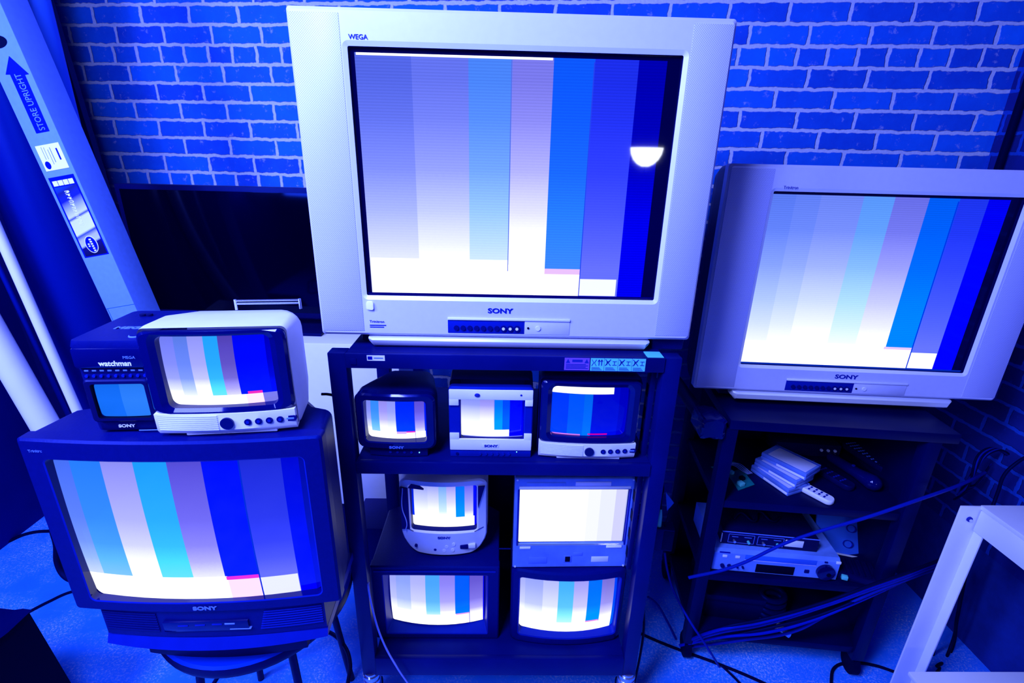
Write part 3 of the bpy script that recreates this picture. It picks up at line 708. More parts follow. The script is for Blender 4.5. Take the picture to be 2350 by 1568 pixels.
text('lettering', 'MEGA', .020, 'letter_dim', t, (-.036, .075, H_ + .0005), 1.3, rot=(0, 0, 0), bold=.0008)
bm = bmesh.new()
bmesh.ops.create_cone(bm, cap_ends=True, segments=28, radius1=.013, radius2=.012, depth=.002, matrix=Matrix.Translation((.036, .030, H_ + .001)))
dd = finish(bm, 'dial', 'letter_dim', t)
cyl('dial_cap', 'navy', dd, (.036, .030, H_ + .0015), (0, 0, 1), .0105, .0015)
for x in (-.030, -.016): cyl('top_button', 'black', t, (x, .17, H_ - .001), (0, 0, 1), .007, .006, 14)

# ------------------------------------------------------------ central rack
t = thing('equipment_rack', 'tall black steel rack on castors holding the stacked televisions in the middle', 'rack', (0, 0, 0))
for x0, x1 in ((-.452, -.405), (.432, .478)):
    for y in (1.202, 1.66):
        bm = bmesh.new(); add_box(bm, x0, x1, y, y + .042, .20, 1.376, .003)
        finish(bm, 'post', 'rack', t)
for z1, z0 in ((1.3765, 1.335), (1.049, 1.010), (.2845, .206)):
    bm = bmesh.new(); add_box(bm, -.405, .432, 1.198, 1.215, z0, z1, .0025); add_box(bm, -.405, .432, 1.212, 1.70, z1 - .012, z1 - .001, .001)
    if z0 < .3: add_box(bm, -.405, .432, 1.225, 1.24, .19, .21)
    finish(bm, 'shelf', 'rack', t)
# slotted rails up the right inside
for y in (1.25, 1.62):
    bm = bmesh.new(); add_box(bm, .416, .431, y, y + .035, .62, 1.335, .001)
    for k in range(9): add_box(bm, .4150, .4165, y + .008, y + .026, .66 + k * .072, .696 + k * .072, mi=1)
    finish(bm, 'slotted_rail', ['rack', 'hole'], t)
bm = bmesh.new(); add_box(bm, .404, .415, 1.62, 1.632, .62, 1.335); finish(bm, 'back_strut', 'rack', t)
bx('dark_backing', 'cart', t, -.22, .430, 1.705, 1.712, .285, 1.0, .001)  # added dark sheet, keeps the lit wall behind the gap from showing
# stickers on the top rail
bx('sticker', 'paper', t, -.348, -.302, 1.1972, 1.1985, 1.358, 1.373, 0)
bx('sticker_mark', 'arrow', t, -.346, -.334, 1.1968, 1.1975, 1.361, 1.370, 0)
bx('sticker_mark', 'letter_dim', t, -.330, -.306, 1.1968, 1.1975, 1.364, 1.367, 0)
wl_ = bx('warning_sticker', 'mauve', t, .166, .232, 1.1972, 1.1985, 1.340, 1.3745, 0)
for x in (.175, .224):
    bm = bmesh.new(); vs = [bm.verts.new(p) for p in ((x - .006, 1.1970, 1.360), (x + .006, 1.1970, 1.360), (x, 1.1970, 1.372))]; bm.faces.new(vs)
    r_ = bmesh.ops.extrude_face_region(bm, geom=bm.faces[:]); [setattr(v, 'co', v.co + Vector((0, .0005, 0))) for v in r_['geom'] if isinstance(v, bmesh.types.BMVert)]
    finish(bm, 'warning_triangle', 'ink', wl_)
bx('warning_bar', 'ink', wl_, .186, .213, 1.1967, 1.1974, 1.363, 1.370, 0)
bm = bmesh.new()
for k in range(4): add_box(bm, .170, .228 - .006 * (k % 2), 1.1967, 1.1974, 1.344 + k * .0038, 1.346 + k * .0038)
finish(bm, 'warning_text', 'ink', wl_)
for q in range(4):
    x0 = .2345 + q * .0365
    s_ = bx('pictogram_sticker', 'teal', t, x0, x0 + .0355, 1.1972, 1.1985, 1.339, 1.3745, 0)
    bm = bmesh.new()
    def stroke(xa, za, xb, zb, w=.0014):
        L_ = math.hypot(xb - xa, zb - za); a = math.atan2(zb - za, xb - xa)
        add_box(bm, -L_/2, L_/2, -.0003, .0003, -w/2, w/2)
        bm.verts.ensure_lookup_table()
        for v in bm.verts[-8:]:
            c_, s2 = math.cos(a), math.sin(a)
            v.co = Vector(((xa + xb)/2 + v.co.x * c_ - v.co.z * s2, 1.1969 + v.co.y, (za + zb)/2 + v.co.x * s2 + v.co.z * c_))
    if q == 0:
        stroke(x0 + .003, 1.371, x0 + .008, 1.362); stroke(x0 + .003, 1.353, x0 + .008, 1.362); stroke(x0 + .015, 1.371, x0 + .010, 1.362); stroke(x0 + .015, 1.353, x0 + .010, 1.362)
        for xx in (.022, .029): stroke(x0 + xx, 1.354, x0 + xx, 1.370, .002); stroke(x0 + xx - .003, 1.365, x0 + xx, 1.371); stroke(x0 + xx + .003, 1.365, x0 + xx, 1.371)
    else:
        stroke(x0 + .002, 1.354, x0 + .016, 1.372, .002); stroke(x0 + .016, 1.354, x0 + .002, 1.372, .002); stroke(x0 + .006, 1.366, x0 + .014, 1.366); stroke(x0 + .006, 1.356, x0 + .006, 1.366)
        stroke(x0 + .021, 1.356, x0 + .032, 1.356); stroke(x0 + .021, 1.366, x0 + .032, 1.366); stroke(x0 + .026, 1.356, x0 + .026, 1.366)
    for k in range(3): stroke(x0 + .003, 1.342 + k * .0032, x0 + .030 - k * .003, 1.342 + k * .0032, .0011)
    finish(bm, 'pictogram', 'ink', s_)
bx('top_sticker', 'teal', t, .385, .428, 1.203, 1.245, 1.3755, 1.3775, 0)
bx('rail_plate', 'rack', t, -.392, -.376, 1.196, 1.199, 1.346, 1.364, .001)
for x, y in ((-.428, 1.222), (.455, 1.222), (-.428, 1.68), (.455, 1.68)):
    bm = bmesh.new()
    for z, r in ((.200, .026), (.188, .030), (.174, .027), (.164, .030), (.152, .026)): add_cyl(bm, (x, y, z - .006), (0, 0, 1), r, .011, 20)
    add_box(bm, x - .022, x - .017, y - .02, y + .03, .05, .15, .001); add_box(bm, x + .017, x + .022, y - .02, y + .03, .05, .15, .001); add_box(bm, x - .022, x + .022, y - .02, y + .02, .145, .153, .001)
    c_ = finish(bm, 'castor', 'chrome', t)
    cyl('wheel', 'rubber', c_, (x - .014, y + .015, .056), (1, 0, 0), .056, .028, 28)

# ------------------------------------------------------------ stool under the left set
t = thing('round_stool', 'round blue-topped stool carrying the lower left television', 'stool', (-.715, 1.165, 0))
bm = bmesh.new(); loft(bm, [[(math.cos(a) * r, math.sin(a) * r, z) for a in [2 * PI * k / 56 for k in range(56)]] for r, z in ((.245, .592), (.262, .598), (.266, .612), (.262, .627), (.255, .632))], True, True, mis=[1, 1, 1, 0]); finish(bm, 'seat', ['stool', 'black'], t)
for a in (45, 135, 225, 315):
    c_, s_ = math.cos(R(a)), math.sin(R(a))
    bm = bmesh.new(); p0 = Vector((c_ * .18, s_ * .18, .592)); p1 = Vector((c_ * .24, s_ * .24, .0)); add_cyl(bm, p1, p0 - p1, .011, (p0 - p1).length, 14); finish(bm, 'leg', 'black', t)
tube('foot_ring', 'black', [(math.cos(2*PI*k/16) * .222, math.sin(2*PI*k/16) * .222, .2) for k in range(17)], .007, t)

# ------------------------------------------------------------ things behind on the left
t = thing('flat_panel_television', 'switched-off black flat-panel television standing behind, against the brick wall', 'television', (-.95, 2.1, 1.13), R(-2))
bx('frame', 'black', t, -.63, .47, .0, .05, .055, .605, .004)
pmt = plain('dark panel glass', (.0, .0, .006), .08, 0, 0)
bx('screen', pmt, t, -.61, .45, -.002, .001, .08, .585, .0005)
bx('stand_neck', 'black', t, -.10, -.02, .01, .045, .01, .06, .002); bx('stand_base', 'black', t, -.30, .18, -.08, .12, .0, .014, .003)
o = bx('white_cabinet', 'white', None, -1.42, -.43, 1.93, 2.24, .33, 1.13, .004); tag(o, 'white cabinet behind the rack, glimpsed between it and the left televisions', 'cabinet')
bx('cabinet_plinth', 'black', o, -1.40, -.45, 1.96, 2.22, 0, .33, .002)
o = bx('storage_box', 'navy', None, -.60, -.46, 1.66, 1.86, 0, .42, .004); tag(o, 'dark box standing behind the rack at its left side', 'box')

# tall leaning poles and the carton. each built upright in its own frame from two end points
def pole(name, label, cat, mat, a, b, r, seg=28, band=None):
    a, b = Vector(a), Vector(b)
    bm = bmesh.new(); add_cyl(bm, (0, 0, 0), (0, 0, 1), r, (b - a).length, seg)
    o = finish(bm, name, mat); o.location = a; o.rotation_euler = Vector((0, 0, 1)).rotation_difference((b - a).normalized()).to_euler()
    if label: tag(o, label, cat)
    if band:
        for z in band: cyl('joint', 'pole_mid', o, (0, 0, z), (0, 0, 1), r * 1.04, .012, seg)
    return o
def through(p, q, zb=0., zt=3.0):
    p, q = Vector(p), Vector(q); d = (p - q) / (p.z - q.z)
    return p + d * (zb - p.z), p + d * (zt - p.z)
a, b = through((-1.638, 1.660, 1.562), (-1.537, 1.620, 1.037), 0, 2.9)
pole('metal_pole', 'thin pale pole at far left between fat white pipe and wide blue tube', 'pole', 'pole_white', a, b, .0155)
a, b = through((-1.735, 1.620, 1.272), (-1.645, 1.600, 0.950), 0, 2.9)
pole('drain_pipe', 'fat white pipe with a joint leaning at the far left edge', 'pipe', 'pole_white', a, b, .042, 32, band=(1.395,))
a, b = through((-1.733, 1.720, 1.430), (-1.679, 1.700, 1.179), 0, 2.9)
pole('metal_pole', 'thin dark blue pole squeezed between the fat white pipe and the pale pole', 'pole', 'pole_blue', a, b, .008)
a, b = through((-1.782, 2.000, 1.815), (-1.707, 1.970, 1.229), 0, 2.9)
pole('cardboard_tube', 'wide dull blue tube leaning at the left beneath the tall carton', 'tube', 'pole_blue', a, b, .128, 48)
a, b = through((-1.733, 2.170, 2.292), (-1.736, 2.170, 1.963), 0, 3.0)
pole('cardboard_tube', 'slim blue tube leaning behind the tall carton, nearest the bricks', 'tube', 'pole_mid', a, b, .040, 40)
# added dark board standing in for the shadow behind the poles
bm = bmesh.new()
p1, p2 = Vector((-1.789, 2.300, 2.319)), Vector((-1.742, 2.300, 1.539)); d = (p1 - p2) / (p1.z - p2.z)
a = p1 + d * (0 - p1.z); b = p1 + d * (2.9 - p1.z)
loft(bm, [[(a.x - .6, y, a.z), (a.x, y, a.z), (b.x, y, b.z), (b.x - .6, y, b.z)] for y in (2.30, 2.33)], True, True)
o = finish(bm, 'shade_board', 'black', None); tag(o, 'added dark board standing in for the shadow on the bricks behind the carton', 'board')

# the tall carton: front face has print on it
p_bl, p_br = Vector((-1.407, 1.720, 1.298)), Vector((-1.300, 1.720, 1.316))
p_tl, p_tr = Vector((-1.550, 1.720, 2.047)), Vector((-1.459, 1.720, 2.139))
dr = (p_tl - p_bl).normalized(); wdir = Vector((1, 0, 0)); wdir = (wdir - dr * wdir.dot(dr)).normalized()
W_ = (p_br - p_bl).dot(wdir) * .98
ang_ = math.atan2(dr.x, dr.z)
base = p_bl + wdir * W_ / 2 - dr * ((p_bl.z) / dr.z)
t = thing('tall_carton', 'tall narrow cardboard carton with an arrow reading STORE UPRIGHT, leaning at the left', 'carton', base, 0, ry=ang_)
L0 = p_bl.z / dr.z                       # length along the carton from the floor to the lower measured corner
bx('body', 'carton', t, -W_/2, W_/2, 0, .11, .02, 2.65, .003)

f = -.0006
bx('body_crease', 'cartonside', t, -W_/2 + .001, W_/2 - .001, f, .001, 1.350, 1.3515, 0)
bx('body_crease', 'cartonside', t, -W_/2 + .006, -W_/2 + .0075, f, .001, .9, 1.35, 0)
def flat_poly(name, mat, parent, pts, y=-.0010, th=.0008):
    bm = bmesh.new(); loft(bm, [[(x, y, z) for x, z in pts], [(x, y + th, z) for x, z in pts]], True, True); return finish(bm, name, mat, parent)
flat_poly('arrow_print', 'arrow', t, [(-.014, 1.930), (.030, 1.930), (.032, 2.090), (.045, 2.090), (.010, 2.145), (-.025, 2.100), (-.012, 2.098)])
tx = text('arrow_words', 'STORE UPRIGHT', .028, 'carton', t, (.020, -.0012, 1.935), .78)
tx.rotation_euler = Matrix(((0, -1, 0), (0, 0, -1), (1, 0, 0))).to_euler()
def oval(cx, cz, a, b, n=28): return [(cx + a * math.cos(2*PI*k/n), cz + b * math.sin(2*PI*k/n)) for k in range(n)]
flat_poly('hand_hole', 'hole', t, oval(-.006, 2.185, .030, .017))
lb_ = bx('address_label', 'paper', t, -.037, .041, -.0012, .001, 1.818, 1.895, 0)
flat_poly('label_logo', 'arrow', lb_, oval(-.022, 1.835, .009, .012), -.0018)
for x, z0, z1, w_ in ((.024, 1.845, 1.880, .005), (.006, 1.84, 1.885, .0018), (-.002, 1.835, 1.88, .0012), (-.012, 1.852, 1.888, .001), (-.020, 1.852, 1.89, .001)):
    bx('label_print', 'letter_dim' if w_ < .004 else 'arrow', lb_, x, x + w_, -.0018, -.001, z0, z1, 0)
pl = bx('picture_label', 'arrow', t, -.042, .044, -.0012, .001, 1.534, 1.798, 0)
for k in range(4): bx('label_square', 'paper', pl, -.034 + k * .018, -.018 + k * .018, -.0018, -.001, 1.770, 1.786, 0)
mp, nt_, pp = new_mat('printed photograph of slats'); tcn = N(nt_, 'ShaderNodeTexCoord'); spn = N(nt_, 'ShaderNodeSeparateXYZ'); nt_.links.new(tcn.outputs['Generated'], spn.inputs[0])
zt = math_n(nt_, 'ADD', spn.outputs[2], math_n(nt_, 'MULTIPLY', spn.outputs[0], -.10))
cc = ramp(nt_, zt, [(0, (.0, .0, .05)), (.11, (.0, .0, .12)), (.14, (.55, .6, .95)), (.22, (.5, .5, .9)), (.28, (.02, .06, .5)), (.31, (.8, .84, 1.)), (.5, (.75, .78, .98)), (.53, (.01, .04, .45)), (.56, (.7, .72, .96)), (.68, (.3, .35, .85)), (.78, (.0, .01, .35)), (.9, (.0, .01, .16)), (1, (.0, .06, .5))], 'LINEAR')
nt_.links.new(cc, pp.inputs['Base Color']); pp.inputs['Roughness'].default_value = .35
bx('printed_photo', mp, pl, -.036, .040, -.0019, -.001, 1.538, 1.766, 0)
ov = flat_poly('label_logo', 'paper', pl, oval(.002, 1.574, .021, .029), -.0026)
flat_poly('logo_fill', 'arrow', t, oval(.002, 1.574, .0185, .0265), -.0032)
# white printed letters too worn to read: short strokes running down the label
bm = bmesh.new(); rr = random.Random(3)
for k in range(11):
    z = 1.752 - k * .0105
    add_box(bm, -.008, .006, -.0024, -.0018, z - .0022, z)
    add_box(bm, rr.choice((-.008, -.001, .003)), rr.choice((.004, .006)), -.0024, -.0018, z - .0075, z - .0055)
    add_box(bm, rr.choice((-.008, -.002, .004)), rr.choice((-.004, .0, .006)) + .0015, -.0024, -.0018, z - .0055, z - .002)
finish(bm, 'faded_print', 'paper', t)
bm = bmesh.new()
for k in range(6):
    z = 1.593 - k * .0075; add_box(bm, .0 + .0006 * k, .008 + .0004 * k, -.0038, -.0032, z - .005, z, .0008)
for k in range(2): add_box(bm, -.009, -.003, -.0038, -.0032, 1.567 + k * .007, 1.5715 + k * .007, .0008)
finish(bm, 'faded_print', 'paper', t)

# ------------------------------------------------------------ right cart
CX, CY, CA = .746, 1.407, math.atan(-.11)
t = thing('media_cart', 'black four-shelf cart under the silver television at the right', 'cart', (CX, CY, 0), CA)
cart = t
for z, x1, th in ((1.083, .70, .034), (.765, .655, .030), (.440, .655, .030), (.150, .655, .030)):
    bm = bmesh.new(); add_box(bm, -.0 if z > 1 else .008, x1, .0 if z > 1 else .012, .46, z - th, z, .003); finish(bm, 'shelf', 'cartedge', t)
for x in (.0, .625):
    for y in (.004, .42):
        bx('leg', 'cartedge', t, x - .012, x + .032, y, y + .04, .09, 1.05, .003)
bx('side_panel', 'cart', t, .650, .660, .05, .44, .12, 1.05, .002)
bx('dark_backing', 'cart', t, .0, .65, .455, .462, .12, 1.05, .001)
for x, y in ((.01, .03), (.64, .03), (.01, .43), (.64, .43)):
    bm = bmesh.new(); add_cyl(bm, (x - .012, y + .01, .045), (1, 0, 0), .045, .024, 26); add_box(bm, x - .018, x + .018, y - .02, y + .03, .085, .098, .001)
    finish(bm, 'castor', 'rubber', t)
def wparent(o, par):
    o.parent = par; o.matrix_parent_inverse = par.matrix_basis.inverted(); return o
# taped push handle at the left of the cart
bm = bmesh.new(); q = Vector((.690, 1.395, 1.055))
loft(bm, [[(q.x + x, q.y + y, q.z + z) for x, z in rrect(w_, h_, .012, 4, 3)] for y, w_, h_ in ((.0, .066, .060), (.004, .078, .070), (.05, .080, .072), (.10, .070, .066), (.12, .05, .05))], True, True)
nse = bm.verts[:]
for v in nse: v.co += Vector((random.uniform(-.003, .003), random.uniform(-.003, .003), random.uniform(-.003, .003)))
o = wparent(finish(bm, 'taped_handle', 'navy_gloss', None, ang=20), t)
bm = bmesh.new(); add_cyl(bm, (q.x - .01, q.y + .11, q.z), (-.05, 1, .12), .022, .40, 16); wparent(finish(bm, 'handle_bar', 'black', None), t)

def onc(x, y, z):     # a point given in the cart's own frame
    return (CX + x * math.cos(CA) - y * math.sin(CA), CY + x * math.sin(CA) + y * math.cos(CA), z)

# ---- upper shelf of the cart
t = thing('circuit_board', 'green circuit board scrap with plugs, left end of the upper cart shelf', 'circuit board', (.885, 1.56, .766), R(20))
bm = bmesh.new(); loft(bm, [[(-.06, -.075, z), (.02, -.07, z), (.035, -.02, z), (.07, .01, z), (.055, .07, z), (-.05, .075, z), (-.03, .0, z)] for z in (.0, .0025)], True, True)
for v in bm.verts: v.co.z += .02 * max(0, v.co.x + .02) * 3
finish(bm, 'board', 'green', t)
for x, y, s_, m_ in ((-.03, -.055, .02, 'teal'), (-.045, .03, .016, 'green'), (.0, -.03, .016, 'hole'), (.02, .03, .018, 'hole'), (-.01, .01, .012, 'teal')):
    bx('chip' if m_ == 'hole' else 'connector', m_, t, x - s_/2, x + s_/2, y - s_/2, y + s_/2, .004, .016, .001)
for k in range(4): tube('lead', 'palecable', [(.0 + .008 * k, .05, .02), (.006 + .01 * k, .02, .03), (.02 + .008 * k, -.01, .022), (.028 + .006 * k, -.03, .02)], .0011, t)

def clear_case(label, x, y, z, rz):
    t = thing('cassette_case', label, 'case', (x, y, z), R(rz), 'clear cassette cases stacked on the cart shelf')
    w_, d_, h_ = .105, .165, .027
    bm = bmesh.new(); add_box(bm, -w_/2, w_/2, -d_/2, d_/2, 0, h_ * .45, .002); finish(bm, 'tray', 'clearcase', t)
    bm = bmesh.new(); add_box(bm, -w_/2, w_/2, -d_/2, d_/2, h_ * .5, h_, .002); finish(bm, 'lid', 'clearcase', t)
    bx('card_insert', 'silver', t, -w_/2 + .008, w_/2 - .018, -d_/2 + .008, d_/2 - .02, h_ - .001, h_ + .0006, .0003)
    bx('spine_edge', 'white', t, -w_/2 - .0008, -w_/2 + .004, -d_/2 + .004, d_/2 - .06, .003, h_ * .42, .0005)
    bx('hinge', 'blueplastic', t, w_/2 - .014, w_/2 - .011, -d_/2, d_/2, h_ - .0006, h_ + .0008, .0003)
clear_case('clear plastic cassette case at the bottom of the stack on the cart shelf', 1.035, 1.535, .766, 21)
clear_case('clear plastic cassette case in the middle of the stack on the cart shelf', 1.05, 1.545, .7945, 28)
clear_case('clear plastic cassette case on top of the stack on the cart shelf', 1.072, 1.55, .823, 33)
def remote(name, label, x, y, z, rz, w_, l_, h_, mat, bmat, rows, cols, group=None):
    t = thing(name, label, 'remote control', (x, y, z), R(rz), group)
    bm = bmesh.new(); loft(bm, [[(a, b, zz) for a, b in rrect(w_ - i, l_ - i, w_ * .45 - i/2, 6, 4)] for zz, i in ((0, .004), (.003, 0), (h_ - .003, 0), (h_, .004))], True, True); finish(bm, 'body', mat, t)
    for r_ in range(rows):
        bm = bmesh.new()
        for c_ in range(cols):
            xx = (c_ - (cols - 1)/2) * w_ * .8 / cols; yy = l_ * .38 - r_ * l_ * .8 / rows
            add_box(bm, xx - w_ * .25 / cols, xx + w_ * .25 / cols, yy - .003, yy + .003, h_ - .001, h_ + .002, .0008)
        finish(bm, 'button_row', bmat, t)
    return t
remote('remote_control', 'white rounded remote control poking out from under the clear cassette cases', 1.115, 1.450, .767, 32, .042, .13, .018, 'white', 'blueplastic', 6, 2)
remote('remote_control', 'long black remote control with many small blue buttons, on the cart shelf', 1.425, 1.63, .800, 12, .062, .21, .022, 'black', 'letter_dim', 9, 5)
remote('remote_control', 'short black remote control lying between the clear cases and the round-ended torch', 1.235, 1.56, .767, 22, .046, .19, .02, 'black', 'blueplastic', 6, 3)
t = thing('torch', 'dark round-ended torch lying on the cart shelf in front of the long remote', 'torch', (1.345, 1.485, .795), 0)
bm = bmesh.new()
dv = Vector((-.30, 1, 0)).normalized(); qn = Vector((0, 0, 1)).rotation_difference(dv).to_matrix()
loft(bm, [[tuple(qn @ Vector((r * math.cos(2*PI*k/24), r * math.sin(2*PI*k/24), l))) for k in range(24)] for l, r in ((-.030, .004), (-.027, .013), (-.018, .023), (0, .029), (.02, .026), (.06, .020), (.17, .019), (.18, .012))], True, True)
finish(bm, 'barrel', 'navy_gloss', t); cyl('switch', 'blueplastic', t, tuple(dv * .08 + Vector((0, 0, .018))), (0, 0, 1), .006, .004, 12)
t = thing('switch_box', 'black box with three small round knobs at the back of the cart shelf', 'box', (1.24, 1.70, .766), R(-6))
bx('body', 'black', t, -.13, .12, 0, .10, 0, .055, .003)
for k in range(3): cyl('knob', 'silver', t, (.045 + .026 * k, 0, .032), (0, -1, 0), .0055, .006, 14)

# ---- second shelf: video recorder and the half-width unit on it
t = thing('video_recorder', 'silver video recorder with a large black jog dial, on the second cart shelf', 'video recorder', onc(.045, .03, .441), CA)
W_, D_, H_ = .440, .27, .096
bm = bmesh.new(); loft(bm, [[(0, 0, .006), (0, 0, H_ - .012), (0, .012, H_), (0, D_, H_), (0, D_, .006)], [(W_, 0, .006), (W_, 0, H_ - .012), (W_, .012, H_), (W_, D_, H_), (W_, D_, .006)]], True, True)
finish(bm, 'body', 'carton', t)
bx('tape_slot', 'pole_mid', t, .11, .36, -.001, .004, .062, .084, .001); bx('slot_line', 'silver', t, .11, .36, -.0018, .004, .060, .062, .0004)
bx('display', 'hole', t, .155, .29, -.002, .004, .010, .046, .001)
cyl('jog_dial', 'navy_gloss', t, (.395, .0, .040), (0, -1, 0), .031, .012, 40)
cyl('jog_dimple', 'hole', t, (.405, -.012, .034), (0, -1, 0), .008, .001, 16)
for x in (.035, .060, .088, .108): cyl('knob', 'navy', t, (x, 0, .028), (0, -1, 0), .0075 if x < .08 else .004, .008, 16)
for x, z in ((.03, .066), (.075, .066), (.425, .078)): bx('button', 'paper', t, x, x + .016, -.003, .002, z, z + .010, .001)
bx('button', 'navy', t, .325, .341, -.003, .002, .026, .040, .001); bx('button', 'navy', t, .385, .396, -.003, .002, .078, .084, .001)
bx('printed_line', 'arrow', t, .018, .055, -.0008, .002, .084, .088, 0)
for x in (.03, .41): cyl('foot', 'rubber', t, (x, .03, 0), (0, 0, 1), .012, .008, 16); cyl('foot', 'rubber', t, (x, .23, 0), (0, 0, 1), .012, .008, 16)
t = thing('half_rack_unit', 'black flat audio unit with framed dials, sitting on the silver video recorder', 'audio unit', onc(.075, .065, .538), CA + R(-1))
W_, D_, H_ = .335, .22, .056
bx('body', 'black', t, 0, W_, .004, D_, 0, H_, .002)
bx('face', 'black', t, -.002, W_ + .002, 0, .006, .0, H_, .001)
def frame_box(x0, x1, z0, z1, par, mat='letter_dim', w_=.0014):
    bm = bmesh.new(); add_box(bm, x0, x1, -.001, .001, z0, z0 + w_); add_box(bm, x0, x1, -.001, .001, z1 - w_, z1); add_box(bm, x0, x0 + w_, -.001, .001, z0, z1); add_box(bm, x1 - w_, x1, -.001, .001, z0, z1)
    return finish(bm, 'printed_frame', mat, par)
for x in (.022, .125):
    frame_box(x, x + .092, .008, .046, t); cyl('knob', 'chrome', t, (x + .022, 0, .018), (0, -1, 0), .005, .010, 14); cyl('knob', 'teal', t, (x + .072, 0, .018), (0, -1, 0), .005, .010, 14)
    bx('printed_line', 'letter_dim', t, x + .012, x + .034, -.001, .001, .034, .036, 0); bx('printed_line', 'letter_dim', t, x + .056, x + .082, -.001, .001, .034, .036, 0)
bx('info_plate', 'paper', t, .222, .285, -.0015, .002, .014, .042, .0004); bx('edge_strip', 'letter_dim', t, -.002, W_ + .002, -.0012, .004, H_ - .003, H_, 0)
bx('end_strip', 'letter', t, -.003, -.0005, -.0012, .004, .006, H_ - .01, 0)
tangle = tube('cable_tangle', 'cable', [onc(.13, .13, .60), onc(.16, .15, .615), onc(.20, .12, .605), onc(.23, .16, .62), onc(.27, .13, .603), onc(.31, .16, .60)], .005)
tag(tangle, 'short black cable lying in loops on the black audio unit', 'cable')
# pale moulded tray leaning behind the recorder
t = thing('moulded_tray', 'pale blue moulded plastic tray with round marks, leaning at the right behind the recorder', 'tray', onc(.565, .17, .442), CA)
t.rotation_euler = (R(-32), R(8), CA)
bm = bmesh.new(); n = 10; a_ = []
for k in range(n + 1):
    x = -.085 + .19 * k / n; q_ = (x / .1) ** 2 * .012
    a_.append([(x, q_, .0), (x, q_ - .003, .23), (x, q_ + .004, .23), (x, q_ + .007, .0)])
loft(bm, a_, True, True); finish(bm, 'plate', 'pole_mid', t)
bm = bmesh.new(); a_ = []
for k in range(n + 1):
    x = -.085 + .19 * k / n; q_ = (x / .1) ** 2 * .012
    a_.append([(x, q_ - .012, -.0), (x, q_ - .012, .006), (x, q_ + .003, .006), (x, q_ + .003, -.0)])
loft(bm, a_, True, True); finish(bm, 'lip', 'white', t)
for x, z in ((.035, .045), (.045, .105), (.055, .165)):
    bm = bmesh.new(); loft(bm, [[(x + r_ * math.cos(2*PI*k/28), y_, z + r_ * .75 * math.sin(2*PI*k/28)) for k in range(28)] for r_, y_ in ((.020, .004), (.020, -.003), (.017, -.0035), (.017, .004))])
    finish(bm, 'round_mark', 'blueplastic', t)
t = thing('ribbed_adapter', 'dark ribbed power adapter on the second cart shelf, right of the recorder', 'adapter', onc(.545, .03, .441), CA + R(-14))
bx('body', 'black', t, -.07, .10, 0, .10, 0, .028, .003)
for k in range(7): bx('rib', 'cartedge', t, -.05 + .02 * k, -.042 + .02 * k, .01, .09, .028, .033, .001)
bx('plug', 'teal', t, -.040, -.020, -.012, .004, .010, .026, .002)

# ---- bottom shelf of the cart
t = thing('equipment_case', 'dark low equipment case on the bottom shelf of the cart', 'box', onc(.075, .09, .151), CA + R(-2))
bx('body', 'cart', t, 0, .22, 0, .25, 0, .085, .004); bx('lid', 'cartedge', t, -.003, .223, -.003, .253, .086, .115, .004)
t = thing('coiled_cable', 'thick black cable coiled beside the case on the bottom cart shelf', 'cable', onc(.335, .10, .151), 0)
for k in range(5):
    pts = [(.045 * math.cos(2*PI*i/12), .03 * math.sin(2*PI*i/12) + .004 * k, .02 + .024 * k + .006 * math.sin(2*PI*i/12)) for i in range(13)]
    tube('loop', 'cable', pts, .011, t, 6)
bm = bmesh.new(); add_cyl(bm, (.0, -.055, .03), (.4, -1, .2), .016, .05, 18, .011); finish(bm, 'plug', 'chrome', t)

